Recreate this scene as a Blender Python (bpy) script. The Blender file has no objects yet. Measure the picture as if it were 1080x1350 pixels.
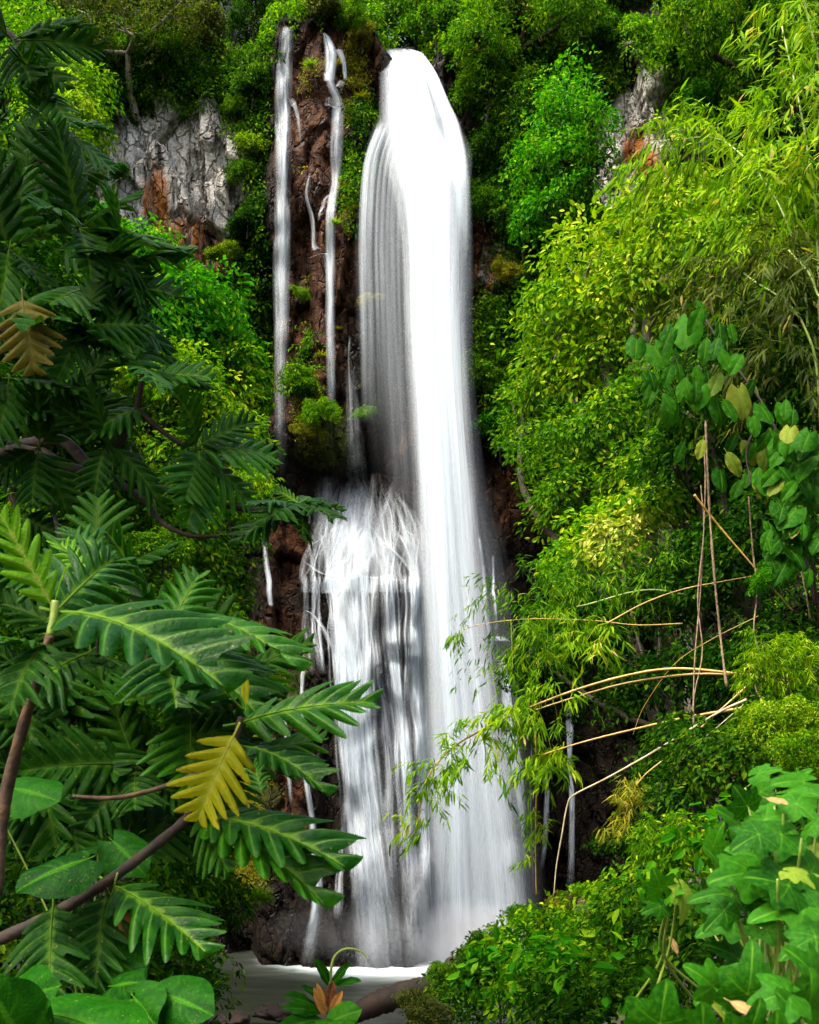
import bpy, math, random
import numpy as np
from mathutils import Vector, Matrix

# ------------------------------------------------------------------ camera, sky, sun, exposure
SC = bpy.context.scene
F, HY, CZ = 1447.0, 1060.0, 4.0          # focal length in photo pixels, horizon row, camera height above the pool
cam_data = bpy.data.cameras.new('camera')
cam_data.sensor_fit = 'AUTO'; cam_data.sensor_width = 36.0
cam_data.lens = 36.0 * F / 1350.0
cam_data.shift_y = (HY - 675.0) / 1350.0
cam_data.clip_end = 500.0
cam_data.dof.use_dof = True; cam_data.dof.focus_distance = 14.0; cam_data.dof.aperture_fstop = 9.0
CAM = bpy.data.objects.new('camera', cam_data)
SC.collection.objects.link(CAM)
CAM.location = (0, 0, CZ); CAM.rotation_euler = (math.radians(90), 0, 0)
SC.camera = CAM

SUN_EL, SUN_AZ = math.radians(58), math.radians(232)     # azimuth clockwise from +Y (north): behind the camera, to the left
W = bpy.data.worlds.new('World'); SC.world = W; W.use_nodes = True
nt = W.node_tree
sky = nt.nodes.new('ShaderNodeTexSky'); sky.sky_type = 'NISHITA'; sky.sun_disc = False
sky.dust_density = 8.0; sky.ozone_density = 0.0; sky.sun_elevation = SUN_EL; sky.sun_rotation = SUN_AZ
bg = nt.nodes['Background']; bg.inputs['Strength'].default_value = 0.13
nt.links.new(sky.outputs[0], bg.inputs['Color'])
sun_data = bpy.data.lights.new('sun', 'SUN'); sun_data.energy = 1.5; sun_data.angle = math.radians(11.0)
sun_data.color = (1.0, 0.95, 0.86)
SUN = bpy.data.objects.new('sun', sun_data); SC.collection.objects.link(SUN)
sd = Vector((math.sin(SUN_AZ) * math.cos(SUN_EL), math.cos(SUN_AZ) * math.cos(SUN_EL), math.sin(SUN_EL)))
SUN.rotation_euler = sd.to_track_quat('Z', 'Y').to_euler(); SUN.location = sd * 60
SC.view_settings.view_transform = 'Standard'; SC.view_settings.look = 'None'
SC.view_settings.exposure = 2.15; SC.view_settings.gamma = 1.0
SC.render.engine = 'CYCLES'
cy = SC.cycles
cy.max_bounces = 6; cy.diffuse_bounces = 3; cy.glossy_bounces = 2; cy.transmission_bounces = 4
cy.transparent_max_bounces = 28; cy.volume_bounces = 1
cy.use_denoising = True; cy.sample_clamp_indirect = 4.0
cy.caustics_reflective = False; cy.caustics_refractive = False

rng = np.random.default_rng(7)
random.seed(7)
COL = SC.collection

# ------------------------------------------------------------------ helpers
def P(u, v, Y):
    """the real place of what the photo shows at pixel (u, v), Y metres away"""
    return np.array([(u - 540.0) / F * Y, Y, CZ + (HY - v) / F * Y])

def _hash(ix, iy, iz, seed):
    h = (ix.astype(np.int64) * 374761393 + iy.astype(np.int64) * 668265263 + iz.astype(np.int64) * 2147483647 + seed * 1274126177) & 0xFFFFFFFF
    h = ((h ^ (h >> 13)) * 1274126177) & 0xFFFFFFFF
    h = ((h ^ (h >> 15)) * 2246822519) & 0xFFFFFFFF
    return ((h ^ (h >> 16)) & 0xFFFFFF) / float(0xFFFFFF)

def vnoise(x, y, z, seed=0):
    x, y, z = np.broadcast_arrays(np.asarray(x, float), np.asarray(y, float), np.asarray(z, float))
    ix, iy, iz = np.floor(x), np.floor(y), np.floor(z)
    fx, fy, fz = x - ix, y - iy, z - iz
    fx, fy, fz = [t * t * (3 - 2 * t) for t in (fx, fy, fz)]
    r = 0
    for dx in (0, 1):
        for dy in (0, 1):
            for dz in (0, 1):
                w = (fx if dx else 1 - fx) * (fy if dy else 1 - fy) * (fz if dz else 1 - fz)
                r = r + w * _hash(ix + dx, iy + dy, iz + dz, seed)
    return r

def fbm(x, y, z, seed=0, octs=4):
    r, a, s = 0, 0.5, 0
    for o in range(octs):
        k = 2.03 ** o
        r = r + a * vnoise(np.asarray(x) * k, np.asarray(y) * k, np.asarray(z) * k, seed + o); s += a; a *= 0.5
    return r / s

def worley(x, y, seed=0):
    x = np.asarray(x, float); y = np.asarray(y, float)
    ix, iy = np.floor(x), np.floor(y)
    f1 = np.full(x.shape, 9.0); f2 = np.full(x.shape, 9.0); cid = np.zeros(x.shape); tx = np.zeros(x.shape); ty = np.zeros(x.shape)
    for dx in (-1, 0, 1):
        for dy in (-1, 0, 1):
            cx, cyy = ix + dx, iy + dy; z0 = np.zeros_like(cx)
            px = cx + _hash(cx, cyy, z0, seed); py = cyy + _hash(cx, cyy, z0, seed + 1)
            d = np.hypot(px - x, py - y)
            closer = d < f1
            f2 = np.where(closer, f1, np.minimum(f2, d))
            cid = np.where(closer, _hash(cx, cyy, z0, seed + 2), cid)
            tx = np.where(closer, (x - px), tx); ty = np.where(closer, (y - py), ty)
            f1 = np.where(closer, d, f1)
    return f1, f2, cid, tx, ty

def sstep(a, b, x):
    t = np.clip((np.asarray(x, float) - a) / (b - a), 0, 1)
    return t * t * (3 - 2 * t)

def nrm(a):
    return a / np.maximum(np.linalg.norm(a, axis=-1, keepdims=True), 1e-9)

def mesh_np(name, V, faces, attrs=None, smooth=True, mats=(), mat_idx=None):
    """V (n,3); faces: list of int arrays (m,k); attrs: name -> (n,) float or (n,3) colour, per vertex"""
    me = bpy.data.meshes.new(name)
    V = np.asarray(V, np.float32)
    me.vertices.add(len(V)); me.vertices.foreach_set('co', V.ravel())
    faces = [np.asarray(f, np.int32) for f in faces if len(f)]
    idx = np.concatenate([f.ravel() for f in faces])
    tot = np.concatenate([np.full(len(f), f.shape[1], np.int32) for f in faces])
    start = np.concatenate([[0], np.cumsum(tot)[:-1]]).astype(np.int32)
    me.loops.add(len(idx)); me.loops.foreach_set('vertex_index', idx)
    me.polygons.add(len(tot)); me.polygons.foreach_set('loop_start', start); me.polygons.foreach_set('loop_total', tot)
    me.polygons.foreach_set('use_smooth', np.full(len(tot), bool(smooth)))
    for m in mats: me.materials.append(m)
    if mat_idx is not None: me.polygons.foreach_set('material_index', np.asarray(mat_idx, np.int32))
    for k, a in (attrs or {}).items():
        a = np.asarray(a, np.float32)
        if a.ndim == 1:
            at = me.attributes.new(k, 'FLOAT', 'POINT'); at.data.foreach_set('value', a)
        else:
            at = me.attributes.new(k, 'FLOAT_VECTOR', 'POINT'); at.data.foreach_set('vector', a.ravel())
    me.update(calc_edges=True)
    return me

def obj(name, me, parent=None, loc=None, label=None, cat=None, group=None, kind=None):
    o = bpy.data.objects.new(name, me)
    COL.objects.link(o)
    if loc is not None: o.location = Vector([float(c) for c in loc])
    if parent is not None: o.parent = parent
    for k, val in (('label', label), ('category', cat), ('group', group), ('kind', kind)):
        if val: o[k] = val
    return o

def thing(name, label, cat, loc, group=None):
    return obj(name, None, None, loc, label, cat, group)

class Geo:
    """collects pieces of one mesh"""
    def __init__(s): s.V = []; s.F = []; s.A = {}; s.n = 0
    def add(s, V, faces, **attrs):
        V = np.asarray(V, float)
        for f in faces:
            s.F.append(np.asarray(f, int) + s.n)
        s.V.append(V); s.n += len(V)
        for k, a in attrs.items(): s.A.setdefault(k, []).append(np.broadcast_to(np.asarray(a, float), (len(V),) + np.shape(a)[1:] if np.ndim(a) else (len(V),)))
        return s
    def mesh(s, name, mats=(), smooth=True, origin=None):
        V = np.concatenate(s.V)
        if origin is not None: V = V - np.asarray(origin)
        return mesh_np(name, V, s.F, {k: np.concatenate(a) for k, a in s.A.items()}, smooth, mats)

def spline(pts, n):
    """Catmull-Rom through pts (k,d), n samples"""
    pts = np.asarray(pts, float); k = len(pts)
    if k == 2:
        t = np.linspace(0, 1, n)[:, None]; return pts[0] * (1 - t) + pts[1] * t
    e = np.vstack([2 * pts[0] - pts[1], pts, 2 * pts[-1] - pts[-2]])
    u = np.linspace(0, k - 1 - 1e-6, n); i = u.astype(int); t = (u - i)[:, None]
    a, b, c, d = e[i], e[i + 1], e[i + 2], e[i + 3]
    return 0.5 * (2 * b + (c - a) * t + (2 * a - 5 * b + 4 * c - d) * t * t + (3 * b - a - 3 * c + d) * t ** 3)

def tube(g, pts, radii, n=24, sides=8, bumps=0.0, nodes=0, **attrs):
    c = spline(pts, n); r = spline(np.asarray(radii, float)[:, None], n)[:, 0]
    r = np.maximum(r, 1e-4)
    if bumps: r = r * (1 + bumps * (rng.random(n) - 0.5))
    if nodes:
        ph = (np.arange(n) / (n - 1) * nodes) % 1.0
        r = r * (1 + 0.28 * np.exp(-(np.minimum(ph, 1 - ph) / 0.06) ** 2))
    t = nrm(np.gradient(c, axis=0))
    ref = np.array([0.31, 0.2, 0.93]) if abs(t[:, 2]).mean() < 0.8 else np.array([0.9, 0.3, 0.1])
    x = nrm(np.cross(t, ref)); y = np.cross(t, x)
    a = np.linspace(0, 2 * np.pi, sides, endpoint=False)
    V = c[:, None, :] + r[:, None, None] * (np.cos(a)[None, :, None] * x[:, None, :] + np.sin(a)[None, :, None] * y[:, None, :])
    V = V.reshape(-1, 3)
    i = np.arange(n - 1)[:, None]; j = np.arange(sides)[None, :]; j2 = (j + 1) % sides
    q = np.stack([i * sides + j, i * sides + j2, (i + 1) * sides + j2, (i + 1) * sides + j], -1).reshape(-1, 4)
    V = np.vstack([V, c[:1], c[-1:]])
    k = n * sides
    cap0 = np.stack([np.full(sides, k), (np.arange(sides) + 1) % sides, np.arange(sides)], -1)
    cap1 = np.stack([np.full(sides, k + 1), (n - 1) * sides + np.arange(sides), (n - 1) * sides + (np.arange(sides) + 1) % sides], -1)
    al = np.concatenate([np.repeat(np.linspace(0, 1, n), sides), [0, 1]])
    g.add(V, [q, cap0, cap1], along=al, **{kk: vv for kk, vv in attrs.items()})
    return c

# ------------------------------------------------------------------ materials
def new_mat(name):
    m = bpy.data.materials.new(name); m.use_nodes = True
    n = m.node_tree.nodes; n.clear()
    return m, n, m.node_tree.links

def N(nodes, kind, **props):
    x = nodes.new(kind)
    for k, val in props.items():
        if k.startswith('_'): x.inputs[int(k[1:])].default_value = val
        else: setattr(x, k, val)
    return x

def ramp(nodes, stops, interp='LINEAR'):
    r = nodes.new('ShaderNodeValToRGB'); cr = r.color_ramp; cr.interpolation = interp
    while len(cr.elements) < len(stops): cr.elements.new(0.5)
    for e, (p, c) in zip(cr.elements, stops):
        e.position = p; e.color = (*c, 1) if len(c) == 3 else c
    return r

def leaf_mat(name, stops, rough=0.55, transl=0.42, tcol=(1.25, 1.4, 0.2), spec=0.06):
    """foliage of many leaves; the attribute 'tint' says which hue each leaf has"""
    m, n, L = new_mat(name)
    out = N(n, 'ShaderNodeOutputMaterial'); at = N(n, 'ShaderNodeAttribute', attribute_name='tint')
    oi = N(n, 'ShaderNodeObjectInfo')
    ad = N(n, 'ShaderNodeMath', operation='MULTIPLY_ADD', _1=0.16, _2=-0.08); L.new(oi.outputs['Random'], ad.inputs[0])
    sm = N(n, 'ShaderNodeMath', operation='ADD', use_clamp=True); L.new(at.outputs['Fac'], sm.inputs[0]); L.new(ad.outputs[0], sm.inputs[1])
    r = ramp(n, stops); L.new(sm.outputs[0], r.inputs[0])
    p = N(n, 'ShaderNodeBsdfPrincipled'); p.inputs['Roughness'].default_value = rough; p.inputs['Specular IOR Level'].default_value = spec; p.inputs['IOR'].default_value = 1.33
    L.new(r.outputs[0], p.inputs['Base Color'])
    t = N(n, 'ShaderNodeBsdfTranslucent')
    mc = N(n, 'ShaderNodeMix', data_type='RGBA', blend_type='MULTIPLY'); mc.inputs[0].default_value = 1.0
    mc.inputs[7].default_value = (*tcol, 1); L.new(r.outputs[0], mc.inputs[6]); L.new(mc.outputs[2], t.inputs[0])
    mx = N(n, 'ShaderNodeMixShader', _0=transl); L.new(p.outputs[0], mx.inputs[1]); L.new(t.outputs[0], mx.inputs[2])
    L.new(mx.outputs[0], out.inputs[0])
    return m

def big_leaf_mat(name, dark, light, vein, rough=0.3, transl=0.25, tcol=(1.3, 1.25, 0.3), edge=None, spec=0.16):
    """a large single leaf: pale veins from the attribute 'vein', mottling from noise"""
    m, n, L = new_mat(name)
    out = N(n, 'ShaderNodeOutputMaterial'); at = N(n, 'ShaderNodeAttribute', attribute_name='vein')
    tc = N(n, 'ShaderNodeTexCoord'); no = N(n, 'ShaderNodeTexNoise'); no.inputs['Scale'].default_value = 7.0; no.inputs['Detail'].default_value = 4.0
    L.new(tc.outputs['Object'], no.inputs['Vector'])
    oi = N(n, 'ShaderNodeObjectInfo')
    ma = N(n, 'ShaderNodeMath', operation='MULTIPLY_ADD', _1=0.5, _2=-0.25); L.new(oi.outputs['Random'], ma.inputs[0])
    ad = N(n, 'ShaderNodeMath', operation='ADD', use_clamp=True); L.new(no.outputs['Fac'], ad.inputs[0]); L.new(ma.outputs[0], ad.inputs[1])
    r = ramp(n, [(0.25, dark), (0.75, light)]); L.new(ad.outputs[0], r.inputs[0])
    col = r.outputs[0]
    if edge:
        ae = N(n, 'ShaderNodeAttribute', attribute_name='edge')
        nb = N(n, 'ShaderNodeTexNoise'); nb.inputs['Scale'].default_value = 14.0; L.new(tc.outputs['Object'], nb.inputs['Vector'])
        mm = N(n, 'ShaderNodeMath', operation='MULTIPLY'); L.new(ae.outputs['Fac'], mm.inputs[0]); L.new(nb.outputs['Fac'], mm.inputs[1])
        er = ramp(n, [(0.44, (0, 0, 0)), (0.64, (1, 1, 1))]); L.new(mm.outputs[0], er.inputs[0])
        em = N(n, 'ShaderNodeMix', data_type='RGBA'); em.inputs[7].default_value = (*edge, 1)
        L.new(er.outputs[0], em.inputs[0]); L.new(col, em.inputs[6]); col = em.outputs[2]
    sp = N(n, 'ShaderNodeTexNoise'); sp.inputs['Scale'].default_value = 26.0; sp.inputs['Detail'].default_value = 2.0; L.new(tc.outputs['Object'], sp.inputs['Vector'])
    sr = ramp(n, [(0.69, (0, 0, 0)), (0.73, (1, 1, 1))]); L.new(sp.outputs['Fac'], sr.inputs[0])
    sm_ = N(n, 'ShaderNodeMix', data_type='RGBA'); sm_.inputs[7].default_value = (0.16, 0.12, 0.03, 1); L.new(sr.outputs[0], sm_.inputs[0]); L.new(col, sm_.inputs[6]); col = sm_.outputs[2]
    mx0 = N(n, 'ShaderNodeMix', data_type='RGBA'); mx0.inputs[7].default_value = (*vein, 1)
    L.new(at.outputs['Fac'], mx0.inputs[0]); L.new(col, mx0.inputs[6])
    p = N(n, 'ShaderNodeBsdfPrincipled'); p.inputs['Specular IOR Level'].default_value = spec; p.inputs['IOR'].default_value = 1.33
    rr = N(n, 'ShaderNodeMath', operation='MULTIPLY_ADD', _1=0.25, _2=rough); L.new(no.outputs['Fac'], rr.inputs[0]); L.new(rr.outputs[0], p.inputs['Roughness'])
    L.new(mx0.outputs[2], p.inputs['Base Color'])
    bn = N(n, 'ShaderNodeBump'); bn.inputs['Strength'].default_value = 0.35; bn.inputs['Distance'].default_value = 0.01
    nz = N(n, 'ShaderNodeTexNoise'); nz.inputs['Scale'].default_value = 35.0; L.new(tc.outputs['Object'], nz.inputs['Vector'])
    L.new(nz.outputs['Fac'], bn.inputs['Height']); L.new(bn.outputs[0], p.inputs['Normal'])
    t = N(n, 'ShaderNodeBsdfTranslucent')
    mc = N(n, 'ShaderNodeMix', data_type='RGBA', blend_type='MULTIPLY'); mc.inputs[0].default_value = 1.0
    mc.inputs[7].default_value = (*tcol, 1); L.new(mx0.outputs[2], mc.inputs[6]); L.new(mc.outputs[2], t.inputs[0])
    mx = N(n, 'ShaderNodeMixShader', _0=transl); L.new(p.outputs[0], mx.inputs[1]); L.new(t.outputs[0], mx.inputs[2])
    L.new(mx.outputs[0], out.inputs[0])
    return m

def bark_mat(name, c1, c2, scale=14.0, rough=0.85, bump=0.6):
    m, n, L = new_mat(name)
    out = N(n, 'ShaderNodeOutputMaterial'); tc = N(n, 'ShaderNodeTexCoord')
    no = N(n, 'ShaderNodeTexNoise'); no.inputs['Scale'].default_value = scale; no.inputs['Detail'].default_value = 6.0
    L.new(tc.outputs['Object'], no.inputs['Vector'])
    r = ramp(n, [(0.3, c1), (0.7, c2)]); L.new(no.outputs['Fac'], r.inputs[0])
    p = N(n, 'ShaderNodeBsdfPrincipled'); p.inputs['Roughness'].default_value = rough; L.new(r.outputs[0], p.inputs['Base Color'])
    b = N(n, 'ShaderNodeBump'); b.inputs['Strength'].default_value = bump; b.inputs['Distance'].default_value = 0.02
    L.new(no.outputs['Fac'], b.inputs['Height']); L.new(b.outputs[0], p.inputs['Normal']); L.new(p.outputs[0], out.inputs[0])
    return m

def rock_mat():
    """wet basalt; attribute 'zone': x pale lichen, y rusty brown, z moss"""
    m, n, L = new_mat('wet_basalt')
    out = N(n, 'ShaderNodeOutputMaterial'); tc = N(n, 'ShaderNodeTexCoord')
    zo = N(n, 'ShaderNodeAttribute', attribute_name='zone'); sx = N(n, 'ShaderNodeSeparateXYZ'); L.new(zo.outputs['Vector'], sx.inputs[0])
    def noise(sc, det=6.0, map_scale=None, dist=0.0):
        x = N(n, 'ShaderNodeTexNoise'); x.inputs['Scale'].default_value = sc; x.inputs['Detail'].default_value = det; x.inputs['Roughness'].default_value = 0.62
        x.inputs['Distortion'].default_value = dist
        if map_scale:
            mp = N(n, 'ShaderNodeMapping'); mp.inputs['Scale'].default_value = map_scale; L.new(tc.outputs['Object'], mp.inputs[0]); L.new(mp.outputs[0], x.inputs['Vector'])
        else: L.new(tc.outputs['Object'], x.inputs['Vector'])
        return x.outputs['Fac']
    n1 = noise(1.3, 8.0); n2 = noise(5.0, 8.0); n3 = noise(1.0, 6.0, (3.2, 3.2, 0.45), 0.6); n4 = noise(0.9, 6.0); n5 = noise(16.0, 5.0)
    base = ramp(n, [(0.3, (0.002, 0.0014, 0.0008)), (0.5, (0.0075, 0.0048, 0.0026)), (0.78, (0.026, 0.015, 0.007))]); L.new(n2, base.inputs[0])
    def layer(col_in, colour_socket, amount_socket, nz, lo, hi):
        # amount + noise thresholded: patchy edge
        a = N(n, 'ShaderNodeMath', operation='ADD'); L.new(amount_socket, a.inputs[0]); L.new(nz, a.inputs[1])
        mr = N(n, 'ShaderNodeMapRange', clamp=True); mr.inputs[1].default_value = lo; mr.inputs[2].default_value = hi; L.new(a.outputs[0], mr.inputs[0])
        x = N(n, 'ShaderNodeMix', data_type='RGBA'); L.new(mr.outputs[0], x.inputs[0]); L.new(col_in, x.inputs[6]); L.new(colour_socket, x.inputs[7])
        return x.outputs[2]
    br = ramp(n, [(0.30, (0.007, 0.003, 0.0015)), (0.5, (0.036, 0.013, 0.004)), (0.72, (0.12, 0.048, 0.014))]); L.new(n2, br.inputs[0])
    c = layer(base.outputs[0], br.outputs[0], sx.outputs['Y'], n4, 0.75, 1.05)
    li = ramp(n, [(0.34, (0.035, 0.033, 0.028)), (0.45, (0.46, 0.44, 0.38)), (0.60, (0.80, 0.77, 0.69))]); L.new(n3, li.inputs[0])
    li2 = N(n, 'ShaderNodeMix', data_type='RGBA', blend_type='MULTIPLY'); li2.inputs[0].default_value = 0.8
    lr = ramp(n, [(0.32, (0.25, 0.24, 0.22)), (0.5, (1, 1, 1))]); L.new(n5, lr.inputs[0]); L.new(li.outputs[0], li2.inputs[6]); L.new(lr.outputs[0], li2.inputs[7])
    c = layer(c, li2.outputs[2], sx.outputs['X'], n1, 0.85, 1.05)
    orr = N(n, 'ShaderNodeRGB'); orr.outputs[0].default_value = (0.33, 0.125, 0.03, 1)
    om = N(n, 'ShaderNodeMath', operation='MULTIPLY'); L.new(sx.outputs['X'], om.inputs[0]); L.new(sx.outputs['Y'], om.inputs[1])
    c = layer(c, orr.outputs[0], om.outputs[0], n3, 0.70, 0.88)
    mo = ramp(n, [(0.3, (0.02, 0.04, 0.006)), (0.55, (0.07, 0.10, 0.012)), (0.75, (0.17, 0.17, 0.02))]); L.new(n5, mo.inputs[0])
    c = layer(c, mo.outputs[0], sx.outputs['Z'], n1, 0.85, 1.1)
    p = N(n, 'ShaderNodeBsdfPrincipled'); L.new(c, p.inputs['Base Color'])
    rr = N(n, 'ShaderNodeMapRange'); rr.inputs[1].default_value = 0.0; rr.inputs[2].default_value = 0.8; rr.inputs[3].default_value = 0.5; rr.inputs[4].default_value = 0.95
    L.new(sx.outputs['X'], rr.inputs[0]); L.new(rr.outputs[0], p.inputs['Roughness'])
    p.inputs['Specular IOR Level'].default_value = 0.12
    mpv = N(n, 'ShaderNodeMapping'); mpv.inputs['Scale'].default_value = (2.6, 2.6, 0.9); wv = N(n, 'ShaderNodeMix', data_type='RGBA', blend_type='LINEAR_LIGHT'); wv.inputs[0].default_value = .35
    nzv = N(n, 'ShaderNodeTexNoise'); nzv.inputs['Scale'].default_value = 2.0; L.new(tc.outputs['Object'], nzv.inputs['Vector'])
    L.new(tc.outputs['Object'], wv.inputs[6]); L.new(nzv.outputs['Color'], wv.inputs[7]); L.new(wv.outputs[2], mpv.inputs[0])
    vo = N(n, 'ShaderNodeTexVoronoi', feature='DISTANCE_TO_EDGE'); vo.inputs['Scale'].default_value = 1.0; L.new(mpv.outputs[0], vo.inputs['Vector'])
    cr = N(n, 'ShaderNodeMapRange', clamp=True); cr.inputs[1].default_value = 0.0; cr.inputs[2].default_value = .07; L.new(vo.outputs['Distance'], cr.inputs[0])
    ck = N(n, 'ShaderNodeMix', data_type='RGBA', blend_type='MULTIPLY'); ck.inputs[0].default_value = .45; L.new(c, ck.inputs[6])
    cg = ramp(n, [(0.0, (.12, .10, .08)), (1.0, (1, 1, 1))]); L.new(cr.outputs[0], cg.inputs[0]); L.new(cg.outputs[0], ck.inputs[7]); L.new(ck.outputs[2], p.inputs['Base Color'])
    n2b = N(n, 'ShaderNodeMath', operation='ADD'); L.new(n2, n2b.inputs[0]); L.new(cr.outputs[0], n2b.inputs[1]); n2 = n2b.outputs[0]
    h = N(n, 'ShaderNodeMath', operation='ADD'); L.new(n2, h.inputs[0]); L.new(n3, h.inputs[1])
    h2 = N(n, 'ShaderNodeMath', operation='MULTIPLY_ADD', _1=0.35); L.new(n5, h2.inputs[0]); L.new(h.outputs[0], h2.inputs[2])
    b = N(n, 'ShaderNodeBump'); b.inputs['Strength'].default_value = 0.9; b.inputs['Distance'].default_value = 0.22
    L.new(h2.outputs[0], b.inputs['Height']); L.new(b.outputs[0], p.inputs['Normal']); L.new(p.outputs[0], out.inputs[0])
    return m

def fall_mat(name='falling_water', f1=(7.0, .12), f2=(26.0, .3), gain=2.6):
    """aerated falling water, streaked along the flow; attribute 'flow': x across (m), y along (m), z body"""
    m, n, L = new_mat(name)
    out = N(n, 'ShaderNodeOutputMaterial')
    at = N(n, 'ShaderNodeAttribute', attribute_name='flow'); sx = N(n, 'ShaderNodeSeparateXYZ'); L.new(at.outputs['Vector'], sx.inputs[0])
    def streak(fx, fy, det):
        cb = N(n, 'ShaderNodeCombineXYZ')
        for k, (s, f) in enumerate((('X', fx), ('Y', fy))):
            mm = N(n, 'ShaderNodeMath', operation='MULTIPLY', _1=f); L.new(sx.outputs[s], mm.inputs[0]); L.new(mm.outputs[0], cb.inputs[k])
        x = N(n, 'ShaderNodeTexNoise'); x.inputs['Scale'].default_value = 1.0; x.inputs['Detail'].default_value = det; x.inputs['Roughness'].default_value = 0.6
        L.new(cb.outputs[0], x.inputs['Vector']); return x.outputs['Fac']
    s1 = streak(*f1, 3.0); s2 = streak(*f2, 3.0)
    a = N(n, 'ShaderNodeMath', operation='MULTIPLY_ADD', _1=0.6); L.new(s2, a.inputs[0]); L.new(s1, a.inputs[2])
    # opacity = body + (streaks - mean) * gain, kept at 0 where there is no body
    g = N(n, 'ShaderNodeMath', operation='MULTIPLY_ADD', _1=gain, _2=-.8 * gain); L.new(a.outputs[0], g.inputs[0])
    g2 = N(n, 'ShaderNodeMath', operation='ADD', _1=1.0); L.new(g.outputs[0], g2.inputs[0])
    g3 = N(n, 'ShaderNodeMath', operation='MAXIMUM', _1=0.0); L.new(g2.outputs[0], g3.inputs[0])
    s3 = streak(2.4, .16, 2.0)
    mr = N(n, 'ShaderNodeMapRange', clamp=True); mr.inputs[1].default_value = .34; mr.inputs[2].default_value = .6; mr.inputs[3].default_value = .45; mr.inputs[4].default_value = 1.15; L.new(s3, mr.inputs[0])
    g4 = N(n, 'ShaderNodeMath', operation='MULTIPLY'); L.new(g3.outputs[0], g4.inputs[0]); L.new(mr.outputs[0], g4.inputs[1]); g3 = g4
    al = N(n, 'ShaderNodeMath', operation='MULTIPLY', use_clamp=True); L.new(g3.outputs[0], al.inputs[0]); L.new(sx.outputs['Z'], al.inputs[1])
    d = N(n, 'ShaderNodeBsdfDiffuse'); d.inputs[0].default_value = (0.74, 0.82, 0.88, 1)
    t = N(n, 'ShaderNodeBsdfTranslucent'); t.inputs[0].default_value = (0.74, 0.82, 0.88, 1)
    dm = N(n, 'ShaderNodeMixShader', _0=0.4); L.new(d.outputs[0], dm.inputs[1]); L.new(t.outputs[0], dm.inputs[2])
    tr = N(n, 'ShaderNodeBsdfTransparent')
    mx = N(n, 'ShaderNodeMixShader'); L.new(al.outputs[0], mx.inputs[0]); L.new(tr.outputs[0], mx.inputs[1]); L.new(dm.outputs[0], mx.inputs[2])
    L.new(mx.outputs[0], out.inputs[0])
    return m

def pool_mat():
    m, n, L = new_mat('pool_water')
    out = N(n, 'ShaderNodeOutputMaterial'); tc = N(n, 'ShaderNodeTexCoord')
    fo = N(n, 'ShaderNodeAttribute', attribute_name='foam')
    mp = N(n, 'ShaderNodeMapping'); mp.inputs['Scale'].default_value = (0.35, .8, 1.0); L.new(tc.outputs['Object'], mp.inputs[0])
    no = N(n, 'ShaderNodeTexNoise'); no.inputs['Scale'].default_value = 1.6; no.inputs['Detail'].default_value = 6.0; no.inputs['Distortion'].default_value = 0.8; L.new(mp.outputs[0], no.inputs['Vector'])
    a = N(n, 'ShaderNodeMath', operation='MULTIPLY_ADD', _1=0.5, _2=-0.25); L.new(no.outputs['Fac'], a.inputs[0])
    b = N(n, 'ShaderNodeMath', operation='ADD', use_clamp=True); L.new(a.outputs[0], b.inputs[0]); L.new(fo.outputs['Fac'], b.inputs[1])
    c = ramp(n, [(0.0, (0.011, 0.014, 0.010)), (0.25, (0.030, 0.036, 0.030)), (0.65, (0.28, 0.33, 0.34)), (1.0, (0.84, 0.88, 0.90))]); L.new(b.outputs[0], c.inputs[0])
    p = N(n, 'ShaderNodeBsdfPrincipled'); L.new(c.outputs[0], p.inputs['Base Color']); p.inputs['Specular IOR Level'].default_value = .06
    r = N(n, 'ShaderNodeMapRange'); r.inputs[3].default_value = 0.3; r.inputs[4].default_value = 0.8; L.new(b.outputs[0], r.inputs[0]); L.new(r.outputs[0], p.inputs['Roughness'])
    bn = N(n, 'ShaderNodeBump'); bn.inputs['Strength'].default_value = 0.35; bn.inputs['Distance'].default_value = 0.06
    L.new(no.outputs['Fac'], bn.inputs['Height']); L.new(bn.outputs[0], p.inputs['Normal']); L.new(p.outputs[0], out.inputs[0])
    return m

def soil_mat():
    m, n, L = new_mat('forest_soil')
    out = N(n, 'ShaderNodeOutputMaterial'); tc = N(n, 'ShaderNodeTexCoord')
    no = N(n, 'ShaderNodeTexNoise'); no.inputs['Scale'].default_value = 3.0; no.inputs['Detail'].default_value = 8.0; L.new(tc.outputs['Object'], no.inputs['Vector'])
    r = ramp(n, [(0.3, (0.008, 0.009, 0.004)), (0.55, (0.022, 0.02, 0.010)), (0.75, (0.03, 0.04, 0.012))]); L.new(no.outputs['Fac'], r.inputs[0])
    p = N(n, 'ShaderNodeBsdfPrincipled'); p.inputs['Roughness'].default_value = 0.95; L.new(r.outputs[0], p.inputs['Base Color'])
    b = N(n, 'ShaderNodeBump'); b.inputs['Distance'].default_value = 0.1; L.new(no.outputs['Fac'], b.inputs['Height']); L.new(b.outputs[0], p.inputs['Normal'])
    L.new(p.outputs[0], out.inputs[0]); return m

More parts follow.
